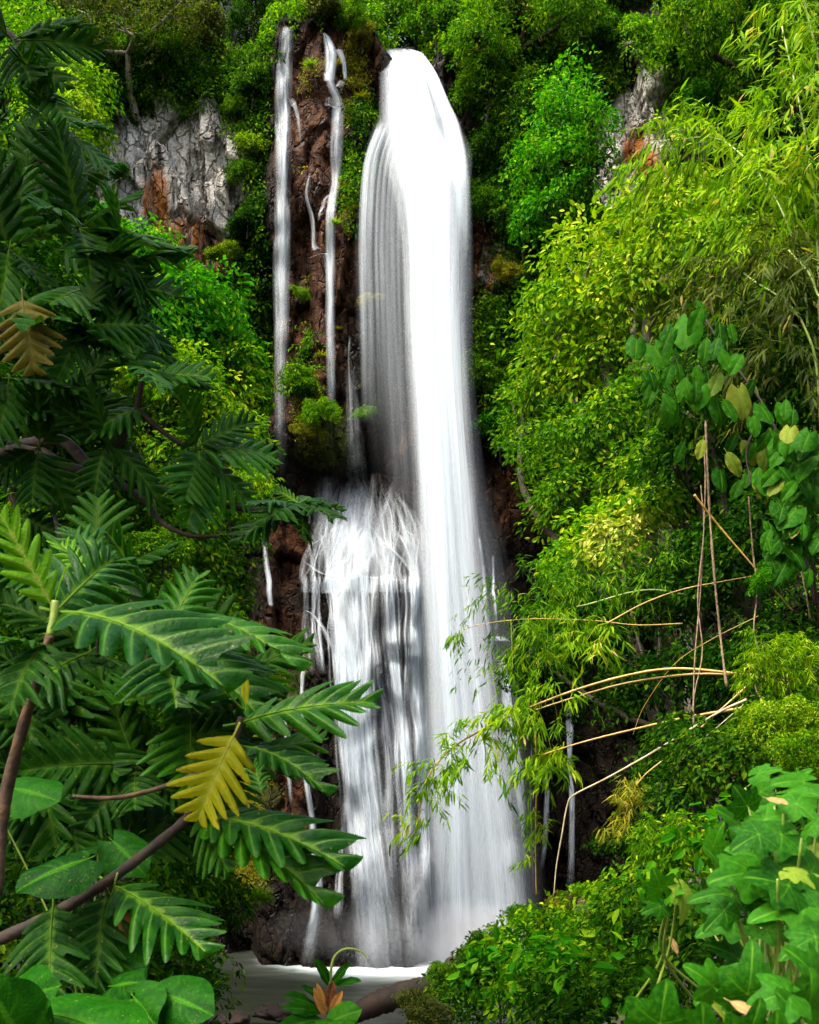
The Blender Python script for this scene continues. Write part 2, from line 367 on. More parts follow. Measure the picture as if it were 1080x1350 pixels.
G = dict(
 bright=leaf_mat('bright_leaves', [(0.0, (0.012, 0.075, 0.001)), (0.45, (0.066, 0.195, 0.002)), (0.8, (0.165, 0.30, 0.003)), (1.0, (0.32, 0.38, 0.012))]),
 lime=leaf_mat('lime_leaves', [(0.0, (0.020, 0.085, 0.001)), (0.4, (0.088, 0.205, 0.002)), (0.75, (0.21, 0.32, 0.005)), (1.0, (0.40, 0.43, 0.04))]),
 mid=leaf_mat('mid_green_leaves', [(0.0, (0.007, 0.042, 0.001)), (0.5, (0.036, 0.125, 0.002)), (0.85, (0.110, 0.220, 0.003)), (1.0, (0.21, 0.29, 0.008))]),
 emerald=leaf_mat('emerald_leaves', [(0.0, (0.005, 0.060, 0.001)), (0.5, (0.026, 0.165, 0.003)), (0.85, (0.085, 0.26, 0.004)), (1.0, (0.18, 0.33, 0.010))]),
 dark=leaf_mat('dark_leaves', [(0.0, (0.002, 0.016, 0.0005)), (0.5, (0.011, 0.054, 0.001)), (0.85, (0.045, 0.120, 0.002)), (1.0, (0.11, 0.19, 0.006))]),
 olive=leaf_mat('olive_leaves', [(0.0, (0.016, 0.026, 0.006)), (0.5, (0.045, 0.070, 0.012)), (0.85, (0.10, 0.125, 0.018)), (1.0, (0.20, 0.16, 0.035))]),
 yellow=leaf_mat('yellow_leaves', [(0.0, (0.06, 0.08, 0.008)), (0.5, (0.17, 0.18, 0.012)), (0.85, (0.32, 0.28, 0.02)), (1.0, (0.40, 0.30, 0.05))]),
 cream=leaf_mat('cream_leaves', [(0.0, (0.10, 0.17, 0.008)), (0.5, (0.28, 0.33, 0.03)), (1.0, (0.55, 0.55, 0.16))]),
 bamboo=leaf_mat('bamboo_leaves', [(0.0, (0.025, 0.090, 0.001)), (0.45, (0.100, 0.22, 0.003)), (0.8, (0.22, 0.33, 0.006)), (0.95, (0.33, 0.36, 0.04)), (1.0, (0.38, 0.27, 0.09))]),
)
M = dict(
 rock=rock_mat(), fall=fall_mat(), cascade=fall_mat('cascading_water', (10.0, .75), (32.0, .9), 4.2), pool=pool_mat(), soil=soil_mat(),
 bark=bark_mat('brown_bark', (0.018, 0.009, 0.003), (0.085, 0.043, 0.016), 22.0),
 dark_bark=bark_mat('dark_bark', (0.006, 0.0035, 0.0015), (0.030, 0.016, 0.006), 16.0),
 pale_bark=bark_mat('pale_bark', (0.10, 0.085, 0.06), (0.32, 0.29, 0.22), 18.0),
 green_stem=bark_mat('green_stem', (0.10, 0.17, 0.02), (0.20, 0.28, 0.03), 20.0, 0.45, 0.1),
 culm=bark_mat('golden_culm', (0.17, 0.10, 0.010), (0.38, 0.24, 0.03), 9.0, 0.4, 0.1),
 dead_culm=bark_mat('bleached_culm', (0.20, 0.155, 0.08), (0.42, 0.35, 0.21), 9.0, 0.6, 0.15),
 liana=bark_mat('liana_bark', (0.07, 0.045, 0.025), (0.24, 0.17, 0.09), 26.0),
 stone=bark_mat('brown_boulder', (0.005, 0.003, 0.0015), (0.034, 0.016, 0.006), 4.5, 0.8, 0.9),
 pink_stone=bark_mat('pinkish_boulder', (0.05, 0.025, 0.015), (0.20, 0.11, 0.075), 5.0, 0.8, 0.7),
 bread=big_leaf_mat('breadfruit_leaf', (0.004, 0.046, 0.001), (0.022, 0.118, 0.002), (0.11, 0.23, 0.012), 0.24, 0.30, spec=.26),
 bread_dark=big_leaf_mat('shaded_breadfruit_leaf', (0.005, 0.034, 0.002), (0.018, 0.075, 0.003), (0.05, 0.11, 0.010), 0.34, 0.28, spec=.10),  # darker copy of the breadfruit leaf, shade put into its colour
 bread_young=big_leaf_mat('young_breadfruit_leaf', (0.050, 0.18, 0.002), (0.10, 0.27, 0.004), (0.30, 0.40, 0.06), 0.33, 0.35),
 bread_olive=big_leaf_mat('old_breadfruit_leaf', (0.05, 0.065, 0.006), (0.12, 0.10, 0.010), (0.14, 0.13, 0.03), 0.4, 0.2, edge=(0.10, 0.04, 0.01)),
 bread_yellow=big_leaf_mat('yellowed_breadfruit_leaf', (0.32, 0.35, 0.008), (0.50, 0.45, 0.012), (0.50, 0.52, 0.06), 0.4, 0.42, edge=(0.17, 0.05, 0.012)),
 heart=big_leaf_mat('heart_leaf', (0.002, 0.028, 0.0008), (0.008, 0.070, 0.0015), (0.04, 0.16, 0.006), 0.33, 0.2, spec=.10),
 pothos=big_leaf_mat('pothos_leaf', (0.004, 0.040, 0.001), (0.022, 0.115, 0.002), (0.05, 0.15, 0.006), 0.4, 0.3, spec=.08),
 pothos_yellow=big_leaf_mat('yellowed_pothos_leaf', (0.055, 0.12, 0.008), (0.15, 0.19, 0.012), (0.16, 0.22, 0.03), 0.4, 0.3, edge=(0.25, 0.09, 0.015)),
 ivy=big_leaf_mat('lobed_leaf', (0.006, 0.066, 0.001), (0.030, 0.165, 0.003), (0.10, 0.27, 0.012), 0.30, 0.32, spec=.2),
 ivy_yellow=big_leaf_mat('yellowish_lobed_leaf', (0.10, 0.20, 0.014), (0.20, 0.27, 0.02), (0.28, 0.34, 0.05), 0.4, 0.35),
 dry=big_leaf_mat('dry_leaf', (0.10, 0.035, 0.012), (0.24, 0.10, 0.04), (0.20, 0.10, 0.04), 0.6, 0.15),
 tan_dry=big_leaf_mat('tan_dry_leaf', (0.20, 0.125, 0.04), (0.32, 0.22, 0.09), (0.40, 0.28, 0.12), 0.6, 0.2),
 bract=big_leaf_mat('orange_bract', (0.30, 0.10, 0.02), (0.50, 0.22, 0.06), (0.40, 0.25, 0.08), 0.4, 0.3),
)

# ------------------------------------------------------------------ leaves: templates and scattering
T_KITE = (np.array([[0, 0, 0], [-.21, .30, .05], [-.20, .66, .01], [0, 1, -.14], [.20, .66, .01], [.21, .30, .05]]),
          [np.array([[0, 1, 2, 3], [0, 3, 4, 5]])[:, ::-1]])
T_DIAM = (np.array([[0, 0, 0], [-.27, .48, .06], [0, 1, -.10], [.27, .48, .06]]), [np.array([[0, 2, 1], [0, 3, 2]])])
T_LANCE = (np.array([[0, 0, 0], [-.065, .32, .015], [.065, .32, .015], [-.05, .68, -.05], [.05, .68, -.05], [0, 1, -.17]]),
           [np.array([[1, 2, 4, 3]]), np.array([[0, 2, 1], [3, 4, 5]])])
T_BLADE = (np.array([[-.03, 0, 0], [.03, 0, 0], [-.035, .4, .0], [.035, .4, .0], [-.02, .75, -.10], [.02, .75, -.10], [0, 1, -.26]]),
           [np.array([[0, 1, 3, 2], [2, 3, 5, 4]]), np.array([[4, 5, 6]])])

def scatter(tmpl, pos, d, up, size, tint, g):
    TV, TF = tmpl
    pos = np.asarray(pos); n = len(pos)
    if n == 0: return
    y = nrm(d); x = nrm(np.cross(y, up)); z = np.cross(x, y)
    s = np.broadcast_to(np.asarray(size, float), (n,))[:, None, None]
    V = pos[:, None, :] + s * (TV[None, :, 0:1] * x[:, None, :] + TV[None, :, 1:2] * y[:, None, :] + TV[None, :, 2:3] * z[:, None, :])
    k = len(TV); off = (np.arange(n) * k)
    faces = [(f[None, :, :] + off[:, None, None]).reshape(-1, f.shape[1]) for f in TF]
    g.add(V.reshape(-1, 3), faces, tint=np.repeat(np.clip(tint, 0, 1), k))

def rand_unit(n):
    return nrm(rng.normal(size=(n, 3)))

def clumps(g, C, O, rc, per, leaf, tmpl=T_KITE, ctint=None, flat=0.55, droop=0.8, tj=0.27, upw=0.6):
    """leaf domes: centres C (m,3), outward directions O, radius rc (m,), about `per` leaves each"""
    m = len(C)
    if m == 0: return
    rc = np.broadcast_to(np.asarray(rc, float), (m,))
    A = nrm(O * (1 - upw) + np.array([0, 0, upw]) + 0.35 * rng.normal(size=(m, 3)))
    X = nrm(np.cross(A, np.array([0.13, 0.9, 0.2]))); Y = np.cross(A, X)
    cnt = np.maximum(3, (per * 1.28 * (rc / rc.mean()) ** 2 * (0.6 + 0.8 * rng.random(m))).astype(int))
    i = np.repeat(np.arange(m), cnt); n = len(i)
    th = rng.random(n) * 2 * np.pi; r = np.sqrt(rng.random(n))
    ray = np.cos(th)[:, None] * X[i] + np.sin(th)[:, None] * Y[i]
    pos = C[i] + A[i] * (rc[i] * flat * (1 - r ** 2) - 0.35 * rc[i] * rng.random(n) ** 2)[:, None] + ray * (rc[i] * r)[:, None]
    d = ray * 0.9 + A[i] * (0.35 - 0.7 * r)[:, None] + rng.normal(size=(n, 3)) * 0.42 + np.array([0, 0, -0.35 * droop])
    up = A[i] + ray * (0.55 * r)[:, None] + rng.normal(size=(n, 3)) * 0.42
    ct = rng.random(m) if ctint is None else ctint
    tint = 0.12 + 0.42 * ct[i] + tj * rng.normal(size=n) + 0.10
    # the youngest leaves sit in the middle of each rosette
    tint += 0.16 * (r < 0.35)
    scatter(tmpl, pos, d, up, leaf * .84 * (0.6 + 0.7 * rng.random(n)), tint, g)

def lobe_shell(lobes, per_m2, seed=1, gaps=0.40, inner=0.2, rough=0.28):
    """points over lumpy ellipsoids: (centres, outward). lobes: (cx,cy,cz, rx,ry,rz)"""
    Cs, Os = [], []
    for li, (cx, cyy, cz, rx, ry, rz) in enumerate(lobes):
        area = 4 * np.pi * ((rx * ry) ** 1.6 / 3 + (rx * rz) ** 1.6 / 3 + (ry * rz) ** 1.6 / 3) ** (1 / 1.6)
        n = max(6, int(area * per_m2))
        u = rand_unit(int(n * 1.9))
        lump = 1 + rough * 2 * (fbm(u[:, 0] * 2.1 + li, u[:, 1] * 2.1, u[:, 2] * 2.1, seed + li, 3) - 0.5)
        keep = fbm(u[:, 0] * 3.1 + 7 + li, u[:, 1] * 3.1, u[:, 2] * 3.1, seed + 50 + li, 2) > gaps
        keep &= (u[:, 2] > -0.75)
        rad = np.where(rng.random(len(u)) < inner, 0.45 + 0.45 * rng.random(len(u)), 0.88 + 0.18 * rng.random(len(u)) + (rng.random(len(u)) < .16) * .32 * rng.random(len(u)))
        p = np.array([cx, cyy, cz]) + u * np.array([rx, ry, rz]) * (lump * rad)[:, None]
        o = nrm(u / np.array([rx, ry, rz]))
        # skip what lies inside another lobe
        inside = np.zeros(len(u), bool)
        for lj, (ax, ay, az, bx, by, bz) in enumerate(lobes):
            if lj != li:
                inside |= (((p - np.array([ax, ay, az])) / np.array([bx, by, bz])) ** 2).sum(1) < 0.55
        k = keep & ~inside
        Cs.append(p[k][:n]); Os.append(o[k][:n])
    return np.concatenate(Cs), np.concatenate(Os)

def px_lobes(ls):
    """(u, v, Y, ru_px, rv_px, depth_m) -> world ellipsoids"""
    out = []
    for (u, v, Y, ru, rv, dy) in ls:
        c = P(u, v, Y); k = .26 if Y > 12 else .12
        out.append((c[0], c[1], c[2], max(.3, ru * Y / F - k), dy, max(.25, rv * Y / F - k)))
    return out

def sprays(g, C, O, L, per, leaf, hang=0.7, tmpl=T_LANCE, ctint=None):
    """bamboo-like drooping sprays: thin twigs arching out and down, narrow leaves hanging from them"""
    m = len(C)
    d0 = nrm(O + 0.5 * rng.normal(size=(m, 3)) + np.array([0, 0, 0.1]))
    LL = L * (0.6 + 0.8 * rng.random(m))
    i = np.repeat(np.arange(m), per); n = len(i)
    t = rng.random(n)
    pos = C[i] + d0[i] * (LL[i] * t)[:, None] + np.array([0, 0, -1.0]) * (0.55 * LL[i] * t ** 2 * hang)[:, None] + rng.normal(size=(n, 3)) * 0.02
    side = nrm(np.cross(d0, np.array([0, 0, 1.0]) + 0.05 * rng.normal(size=(m, 3))))
    sg = np.where(rng.random(n) < .5, 1, -1)[:, None]
    d = d0[i] * 0.55 + side[i] * sg * 0.55 + np.array([0, 0, -hang]) + rng.normal(size=(n, 3)) * 0.3
    up = nrm(np.array([0, -0.35, 0.8]) + rng.normal(size=(n, 3)) * 0.5)
    ct = rng.random(m) if ctint is None else ctint
    tint = 0.2 + 0.45 * ct[i] + 0.2 * rng.normal(size=n)
    scatter(tmpl, pos, d, up, leaf * (0.6 + 0.7 * rng.random(n)), tint, g)

def branches(g, base, lobes, r0, per_lobe=7, bend=0.25):
    base = np.asarray(base, float)
    L = np.array(lobes); w = (L[:, 3] * L[:, 5])
    top = (L[:, :3] * w[:, None]).sum(0) / w.sum(); fork = base * 0.35 + top * 0.65
    fork[2] = min(fork[2], L[:, 2].min() * 0.5 + top[2] * 0.5)
    mid = (base + fork) / 2 + rng.normal(size=3) * bend * 0.6
    tube(g, [base - np.array([0, 0, .3]), mid, fork], [r0 * 1.25, r0 * .9, r0 * .7], 20, 8, 0.15)
    for (cx, cyy, cz, rx, ry, rz) in lobes:
        c = np.array([cx, cyy, cz]); m = (fork + c) / 2 + rng.normal(size=3) * bend + np.array([0, 0, .12])
        tube(g, [fork, m, c], [r0 * .6, r0 * .45, r0 * .25], 14, 6, 0.15)
        for _ in range(per_lobe):
            u = rand_unit(1)[0]; u[2] = abs(u[2]) * .8; e = c + u * np.array([rx, ry, rz]) * .9
            s = m * .3 + c * .7 if rng.random() < .5 else c
            tube(g, [s, (s + e) / 2 + rng.normal(size=3) * bend * .4, e], [r0 * .22, r0 * .14, r0 * .05], 9, 5)

def tree(name, label, cat, base, lobes, mat, leaf=0.11, per_m2=6.0, rc=0.46, per=40, r0=0.10, bark='dark_bark', group=None, gaps=0.45, inner=0.26,
         style='dome', tmpl=T_KITE, seed=1, droop=0.8, flat=0.55, bare=True, upw=0.6, rough=0.5):
    lobes = px_lobes(lobes); base = np.asarray(base, float)
    root = thing(name, label, cat, base, group)
    C, O = lobe_shell(lobes, per_m2, seed, gaps, inner, rough)
    ct = fbm(C[:, 0] * 0.9, C[:, 1] * 0.9, C[:, 2] * 0.9, seed + 9, 2); ct = np.clip((ct - 0.5) * 1.8 + 0.5, 0, 1) * .6 + .4 * rng.random(len(C))
    g = Geo()
    if style == 'dome': clumps(g, C, O, rc * (0.6 + 0.8 * rng.random(len(C))), per, leaf, tmpl, ct, flat, droop, upw=upw)
    else: sprays(g, C, O, rc * 2.2, per, leaf, 0.7, ctint=ct)
    obj('crown', g.mesh('crown', [G[mat]], False, base), root)
    if bare:
        b = Geo(); branches(b, base, lobes, r0)
        obj('trunk', b.mesh('trunk', [M[bark]], True, base), root)
    return root

# ------------------------------------------------------------------ cliff
PXM = 29.0 / F
def cliff_depth(x, z, fine=True):
    """distance of the rock face from the camera plane at (x, z)"""
    x = np.asarray(x, float); z = np.asarray(z, float)
    u = 540 + x / PXM; v = HY - (z - CZ) / PXM
    wu = u + 26 * (fbm(x * .5, z * .35, 0, 3, 3) - .5) * 2; wv = v + 24 * (fbm(x * .5, z * .5, 5, 4, 3) - .5) * 2
    Y = np.full(x.shape, 29.9)
    Y -= 0.0042 * np.maximum(0, 230 - u)                                        # left wall of the amphitheatre
    Y -= 0.0050 * np.maximum(0, u - 760) + 0.00002 * np.maximum(0, u - 900) ** 2
    Y -= 0.9 * sstep(335, 372, wu) * (1 - sstep(470, 520, wu)) * (1 - sstep(590, 640, wv))    # brown pillar behind the thin strands
    Y -= 0.6 * sstep(640, 700, wu) * (1 - sstep(740, 800, wu)) * (1 - sstep(640, 720, wv)) * sstep(60, 200, wv)
    Y -= 0.35 * np.exp(-((u - 615) / 45) ** 2) * sstep(200, 330, v) * (1 - sstep(480, 560, v))
    led = sstep(320, 352, wu) * (1 - sstep(545, 600, wu))
    Y -= led * (0.25 * sstep(612, 640, wv) + 0.75 * sstep(640, 748, wv) + 0.55 * sstep(752, 790, wv) + 0.35 * sstep(840, 900, wv) + 0.5 * sstep(960, 1250, wv))
    led2 = sstep(610, 640, wu) * (1 - sstep(672, 700, wu))
    Y -= led2 * (0.45 * sstep(770, 800, wv) + 0.75 * sstep(852, 872, wv))
    Y += 1.7 * sstep(690, 730, wu) * (1 - sstep(880, 960, wu)) * sstep(760, 880, wv)          # dark recess right of the fall's foot
    Y += 0.45 * sstep(300, 330, u) * (1 - sstep(340, 360, u)) * sstep(330, 420, v)             # cleft left of the pillar
    notch = np.exp(-((u - 535) / 34) ** 2)
    edge = 62 - 30 * sstep(355, 372, u) * (1 - sstep(485, 500, u)) - 10 + 10 * notch
    over = np.maximum(0, edge - v)
    Y += over * 0.022 * (1 + 1.2 * notch) - 0.0
    # rock structure: upright blocks, ledges, fine roughness
    sx = x + .35 * (fbm(x * .8, z * .8, 1, 21, 3) - .5) * 2
    f1, f2, cid, tx, ty = worley(sx * 1.05, z * 0.42 + sx * .15, 11)
    Y += -0.8 * (cid - .5) + .16 * np.exp(-((f2 - f1) / .07) ** 2) + tx * (cid - .5) * .6
    g1, g2, cid2, tx2, ty2 = worley(sx * 2.3, z * .85 + sx * .3, 31)
    Y += -0.26 * (cid2 - .5) + .05 * np.exp(-((g2 - g1) / .08) ** 2) + ty2 * .10
    Y += -1.3 * (fbm(x * .28, z * .28, 2, 41, 4) - .5)
    if fine: Y += -0.30 * (fbm(x * 2.2, z * 1.1, 3, 51, 5) - .5)
    return Y

def blob(u, v, cu, cv, ru, rv):
    return np.exp(-(((u - cu) / ru) ** 2 + ((v - cv) / rv) ** 2))

def build_cliff():
    xs = np.concatenate([np.arange(-26, -9, .22), np.arange(-9, 6.5, .075), np.arange(6.5, 26, .22)])
    zs = np.concatenate([np.arange(-1.2, 26.5, .075), np.arange(26.5, 34, .25)])
    X, Z = np.meshgrid(xs, zs); Y = cliff_depth(X, Z)
    V = np.stack([X, Y, Z], -1).reshape(-1, 3); nx, nz = len(xs), len(zs)
    i = np.arange(nz - 1)[:, None]; j = np.arange(nx - 1)[None, :]
    q = np.stack([i * nx + j, i * nx + j + 1, (i + 1) * nx + j + 1, (i + 1) * nx + j], -1).reshape(-1, 4)
    u = (540 + X / PXM).ravel(); v = (HY - (Z - CZ) / PXM).ravel()
    wl = 0
    for a in ((240, 180, 80, 85), (165, 225, 70, 80), (250, 270, 45, 70), (300, 170, 30, 60), (270, 40, 60, 40), (120, 70, 60, 40), (845, 150, 50, 75), (815, 250, 35, 70),
              (700, 130, 40, 40), (745, 520, 30, 25), (720, 40, 60, 30), (880, 30, 60, 30), (660, 330, 30, 40), (960, 150, 80, 50), (905, 60, 40, 40)): wl = wl + blob(u, v, *a)
    wb = 0
    for a in ((410, 120, 60, 110), (420, 300, 60, 120), (400, 480, 60, 120), (196, 235, 22, 60), (235, 290, 40, 45), (265, 320, 30, 40), (640, 300, 30, 90), (845, 175, 22, 40), (560, 560, 60, 90), (690, 650, 60, 60),
              (870, 230, 40, 40), (380, 700, 40, 50), (375, 850, 40, 90), (385, 1060, 40, 90), (480, 60, 40, 40), (870, 60, 30, 30)): wb = wb + 1.05 * blob(u, v, *a)
    wm = 0
    for a in ((405, 560, 50, 60), (440, 590, 40, 30), (395, 380, 18, 40), (490, 400, 16, 40), (455, 140, 25, 60), (470, 250, 22, 50), (600, 330, 18, 120), (650, 470, 40, 60), (370, 1130, 80, 80), (345, 1000, 50, 120), (400, 900, 40, 80), (480, 520, 40, 40)): wm = wm + .8 * blob(u, v, *a)
    zone = np.stack([np.clip(wl * 1.3, 0, 1) * .62, np.clip(wb, 0, 1) * .62, np.clip(wm, 0, 1) * .55], -1)
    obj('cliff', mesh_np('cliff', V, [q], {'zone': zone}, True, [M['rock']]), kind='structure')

def ground_z(x, y):
    x = np.asarray(x, float); y = np.asarray(y, float)
    z = 1.9 - 0.118 * y                                           # falls from the road to the pool
    z = np.where(y > 20.5, np.minimum(z, -0.5 - (y - 20.5) * .1), z)
    lb = np.maximum(0, -x - (1.0 + 0.14 * y)); rb = np.maximum(0, x - (0.6 + 0.12 * y))
    z = z + 1.35 * lb ** 1.05 * sstep(2, 9, y) + 0.75 * rb ** 1.1 * sstep(3, 10, y)
    z = z + .35 * (fbm(x * .6, y * .6, 0, 77, 3) - .5) * sstep(3, 8, y)
    far = sstep(33, 40, y)
    return z * (1 - far) + far * (31 + .02 * y)

def build_ground():
    xs = np.concatenate([np.linspace(-150, -16, 20), np.arange(-15, 15.1, .3), np.linspace(16, 150, 20)])
    ys = np.concatenate([np.linspace(-60, -1, 12), np.arange(0, 42, .35), np.linspace(44, 220, 14)])
    X, Y = np.meshgrid(xs, ys); Z = np.minimum(ground_z(X, Y), 33.5 + 0 * X)
    V = np.stack([X, Y, Z], -1).reshape(-1, 3); nx, ny = len(xs), len(ys)
    i = np.arange(ny - 1)[:, None]; j = np.arange(nx - 1)[None, :]
    q = np.stack([i * nx + j, i * nx + j + 1, (i + 1) * nx + j + 1, (i + 1) * nx + j], -1).reshape(-1, 4)
    obj('ground', mesh_np('ground', V, [q], None, True, [M['soil']]), kind='structure')

def build_pool():
    xs = np.arange(-7, 5, .1); ys = np.arange(20, 31, .1)
    X, Y = np.meshgrid(xs, ys)
    foam = 0
    for (u, w, yy, d, a) in ((620, 100, 27.6, 2.2, 1.5), (495, 60, 27.0, 1.6, .55), (550, 130, 26.8, 2.2, .4), (420, 90, 27.2, 1.0, .35)):
        cx = (u - 540) * PXM; foam = foam + a * np.exp(-((X - cx) / (w * PXM)) ** 2 - (np.maximum(0, yy - Y) / d) ** 2)
    dcl = np.clip(cliff_depth(X, 0 * X + .1, False) - Y, -.5, 9)
    ul = 540 + X / PXM
    foam = foam + .3 * np.exp(-(dcl / .7) ** 2) * np.exp(-((ul - 520) / 150) ** 4) * (.4 + .9 * fbm(X * 1.3, Y * 1.3, 2, 6, 3))
    Z = .05 * (fbm(X * 1.6, Y * 2.4, 0, 5, 4) - .5)
    V = np.stack([X, Y, Z], -1).reshape(-1, 3); nx, ny = len(xs), len(ys)
    i = np.arange(ny - 1)[:, None]; j = np.arange(nx - 1)[None, :]
    q = np.stack([i * nx + j, i * nx + j + 1, (i + 1) * nx + j + 1, (i + 1) * nx + j], -1).reshape(-1, 4)
    obj('pool_water', mesh_np('pool_water', V, [q], {'foam': foam.ravel()}, True, [M['pool']]), kind='structure')

build_cliff(); build_ground(); build_pool()

# ------------------------------------------------------------------ waterfalls
def cliff_min(x, z, r=.25):
    return np.minimum.reduce([cliff_depth(x + dx, z + dz) for dx in (-r, 0, r) for dz in (-r * 1.2, 0, r * 1.2)])

def strand(g, path, off=0.12, body=1.0, free=False, bulge=0.25, fade_top=0.04, fade_end=0.0, nu=13, edge=1.6, jit=0.0, Y=None, wob=0.0, prof=None):
    """a ribbon of water: path of (u, v, width_px); hugs the rock or falls free in front of it"""
    p = np.array(path, float); n = max(30, int(abs(p[-1, 1] - p[0, 1]) / 5))
    c = spline(p, n); cu, cv, w = c[:, 0], c[:, 1], np.maximum(c[:, 2], 1.5)
    if wob: cu = cu + wob * (vnoise(cv * .03, 0, 0, int(rng.integers(999))) - .5) * 2
    cu = cu + jit * rng.normal()
    s = np.linspace(-1, 1, nu)
    if free: yy = np.interp(cv, *zip(*Y)) - off
    else:
        yy = np.full(n, 28.6)
        for _ in range(4): yy = .5 * yy + .5 * (cliff_min((cu - 540) / F * yy, CZ + (HY - cv) / F * yy) - off)
    x = (cu - 540) / F * yy; z = CZ + (HY - cv) / F * yy; z = np.minimum.accumulate(z); w = w * 28.5 / F
    Xg = x[:, None] + s[None, :] * w[:, None] / 2; Zg = np.repeat(z[:, None], nu, 1)
    if free:
        Yg = yy[:, None] + bulge * w[:, None] * (s[None, :] ** 2)
    else:
        Yg = cliff_min(Xg, Zg, .12)
        k = np.ones(5) / 5
        Yg = np.apply_along_axis(lambda a: np.convolve(np.pad(a, 2, 'edge'), k, 'valid'), 0, Yg)
        Yg = np.minimum(Yg, np.apply_along_axis(lambda a: np.convolve(np.pad(a, 2, 'edge'), k, 'valid'), 1, Yg)) - off + .03 * (s[None, :] ** 2)
    t = np.linspace(0, 1, n)
    ends = np.clip(t / max(fade_top, 1e-3), 0, 1) * (np.clip((1 - t) / fade_end, 0, 1) if fade_end else 1)
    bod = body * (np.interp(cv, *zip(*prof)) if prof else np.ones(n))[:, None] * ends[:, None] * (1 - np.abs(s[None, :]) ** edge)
    along = np.concatenate([[0], np.cumsum(np.abs(np.diff(z)))]) + rng.random() * 50
    flow = np.stack([Xg + np.zeros_like(Zg) + rng.random() * 40 * 0, np.repeat(along[:, None], nu, 1), bod], -1)
    flow[..., 0] = (s[None, :] * w.mean() / 2) + rng.random() * 60
    V = np.stack([Xg, Yg, Zg], -1).reshape(-1, 3)
    i = np.arange(n - 1)[:, None]; j = np.arange(nu - 1)[None, :]
    q = np.stack([i * nu + j, i * nu + j + 1, (i + 1) * nu + j + 1, (i + 1) * nu + j], -1).reshape(-1, 4)
    g.add(V, [q], flow=flow.reshape(-1, 3))

def foot(u, v, Y=28.0): return P(u, v, Y)
def fall_thing(label, loc): return thing('waterfall', label, 'waterfall', loc)
def fall_part(name, g, root, mat='cascade'): return obj(name, g.mesh(name, [M[mat]], True, np.array(root.location)), root)

# the main fall
MAIN_Y = [(60, 30.4), (90, 28.9), (150, 28.35), (240, 28.05), (500, 27.9), (1260, 27.7)]
r_ = fall_thing('broad dense white waterfall plunging the full height of the cliff into the pool', P(620, 1258, 27.8))
g = Geo()
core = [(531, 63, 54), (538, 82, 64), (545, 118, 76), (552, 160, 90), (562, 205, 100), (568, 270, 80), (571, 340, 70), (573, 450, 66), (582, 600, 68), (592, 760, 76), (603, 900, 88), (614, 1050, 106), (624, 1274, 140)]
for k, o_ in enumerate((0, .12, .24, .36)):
    strand(g, [(u + (k - 1.5) * 4, v + 6 * k, w * (1.06 - .08 * k)) for u, v, w in core], o_, (1.1, .9, .8, .7)[k], True, .16, .02, 0, 25, 1.15, Y=MAIN_Y, prof=[(60, 1), (420, .9), (700, .42), (1000, .27), (1180, .34), (1262, .7)])  # prof thins the lower fall: its shaded grey is put into the opacity
for k in range(16):
    f = rng.uniform(-.46, .46); wk = rng.uniform(10, 30); t0 = rng.integers(0, 5)
    strand(g, [(u + f * w * 1.02, v + rng.uniform(-3, 9) * (v < 70), wk * (.6 + w / 200)) for u, v, w in core[t0:]], .3 + .2 * rng.random(), rng.uniform(.2, .6), True, .04, .12, 0, 9, 1.3, Y=MAIN_Y)
for k in range(12):                                                # ragged water thrown off the right shoulder of the lip
    a = k / 11; o_ = rng.uniform(-5, 5)
    strand(g, [(540 + 14 * a, 64 + 4 * a, 7), (558 + 12 * a + o_, 86 + 10 * a, 9), (574 + 12 * a + o_, 122 + 12 * a, 10), (588 + 14 * a + o_, 170, 10), (600 + 12 * a + o_, 235, 12), (606 + 10 * a, 300 + 60 * rng.random(), 12)], .12 + .2 * rng.random(), rng.uniform(.3, .8), True, .04, .03, .5, 7, 1.3, Y=MAIN_Y)
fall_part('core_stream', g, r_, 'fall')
g = Geo()
SIDE_Y = [(60, 29.4), (150, 28.7), (300, 28.45), (600, 28.2), (1260, 27.9)]
for k in range(3):   # left veil
    strand(g, [(515, 150, 26), (503, 190, 34), (498, 260, 46), (496, 340, 52), (500, 420, 56), (512, 520, 60), (524, 640, 64)], .1 * k, .07, True, .15, .05, .55, 15, 1.7, jit=4, Y=SIDE_Y)
for (uu, w_, b_) in ((482, 11, .6), (488, 7, .5), (477, 7, .5), (497, 5, .4), (504, 7, .3), (511, 5, .35), (517, 8, .25), (526, 6, .3)):
    strand(g, [(uu + 24, 160, w_), (uu + 6, 215, w_ * 1.2), (uu, 300, w_ * 1.3), (uu + 1, 400, w_ * 1.4), (uu + 5, 560, w_ * 2)], .2, b_, True, .2, .06, .6, 9, 1.5, Y=SIDE_Y)
for k in range(3):   # veil between the left edge and the core, down to the ledge
    strand(g, [(535, 200, 40), (527, 330, 50), (530, 450, 54), (540, 600, 58), (550, 745, 66)], .12 * k, .055, True, .15, .1, .3, 15, 1.6, jit=6, Y=SIDE_Y)
for k in range(2):   # right shoulder veil
    strand(g, [(598, 168, 16), (607, 200, 22), (612, 260, 24), (612, 340, 28), (610, 480, 36), (620, 620, 44), (632, 780, 54)], .1 * k, .2, True, .2, .05, .35, 13, 1.6, jit=3, Y=SIDE_Y)
for k in range(3):   # the wide skirt of spray in the lower half
    strand(g, [(600, 560, 60), (610, 700, 110), (622, 860, 140), (634, 1000, 150), (640, 1274, 180)], .1 * k, .12, True, .12, .3, 0, 21, 1.4, jit=8, Y=SIDE_Y)
fall_part('veil', g, r_, 'fall')

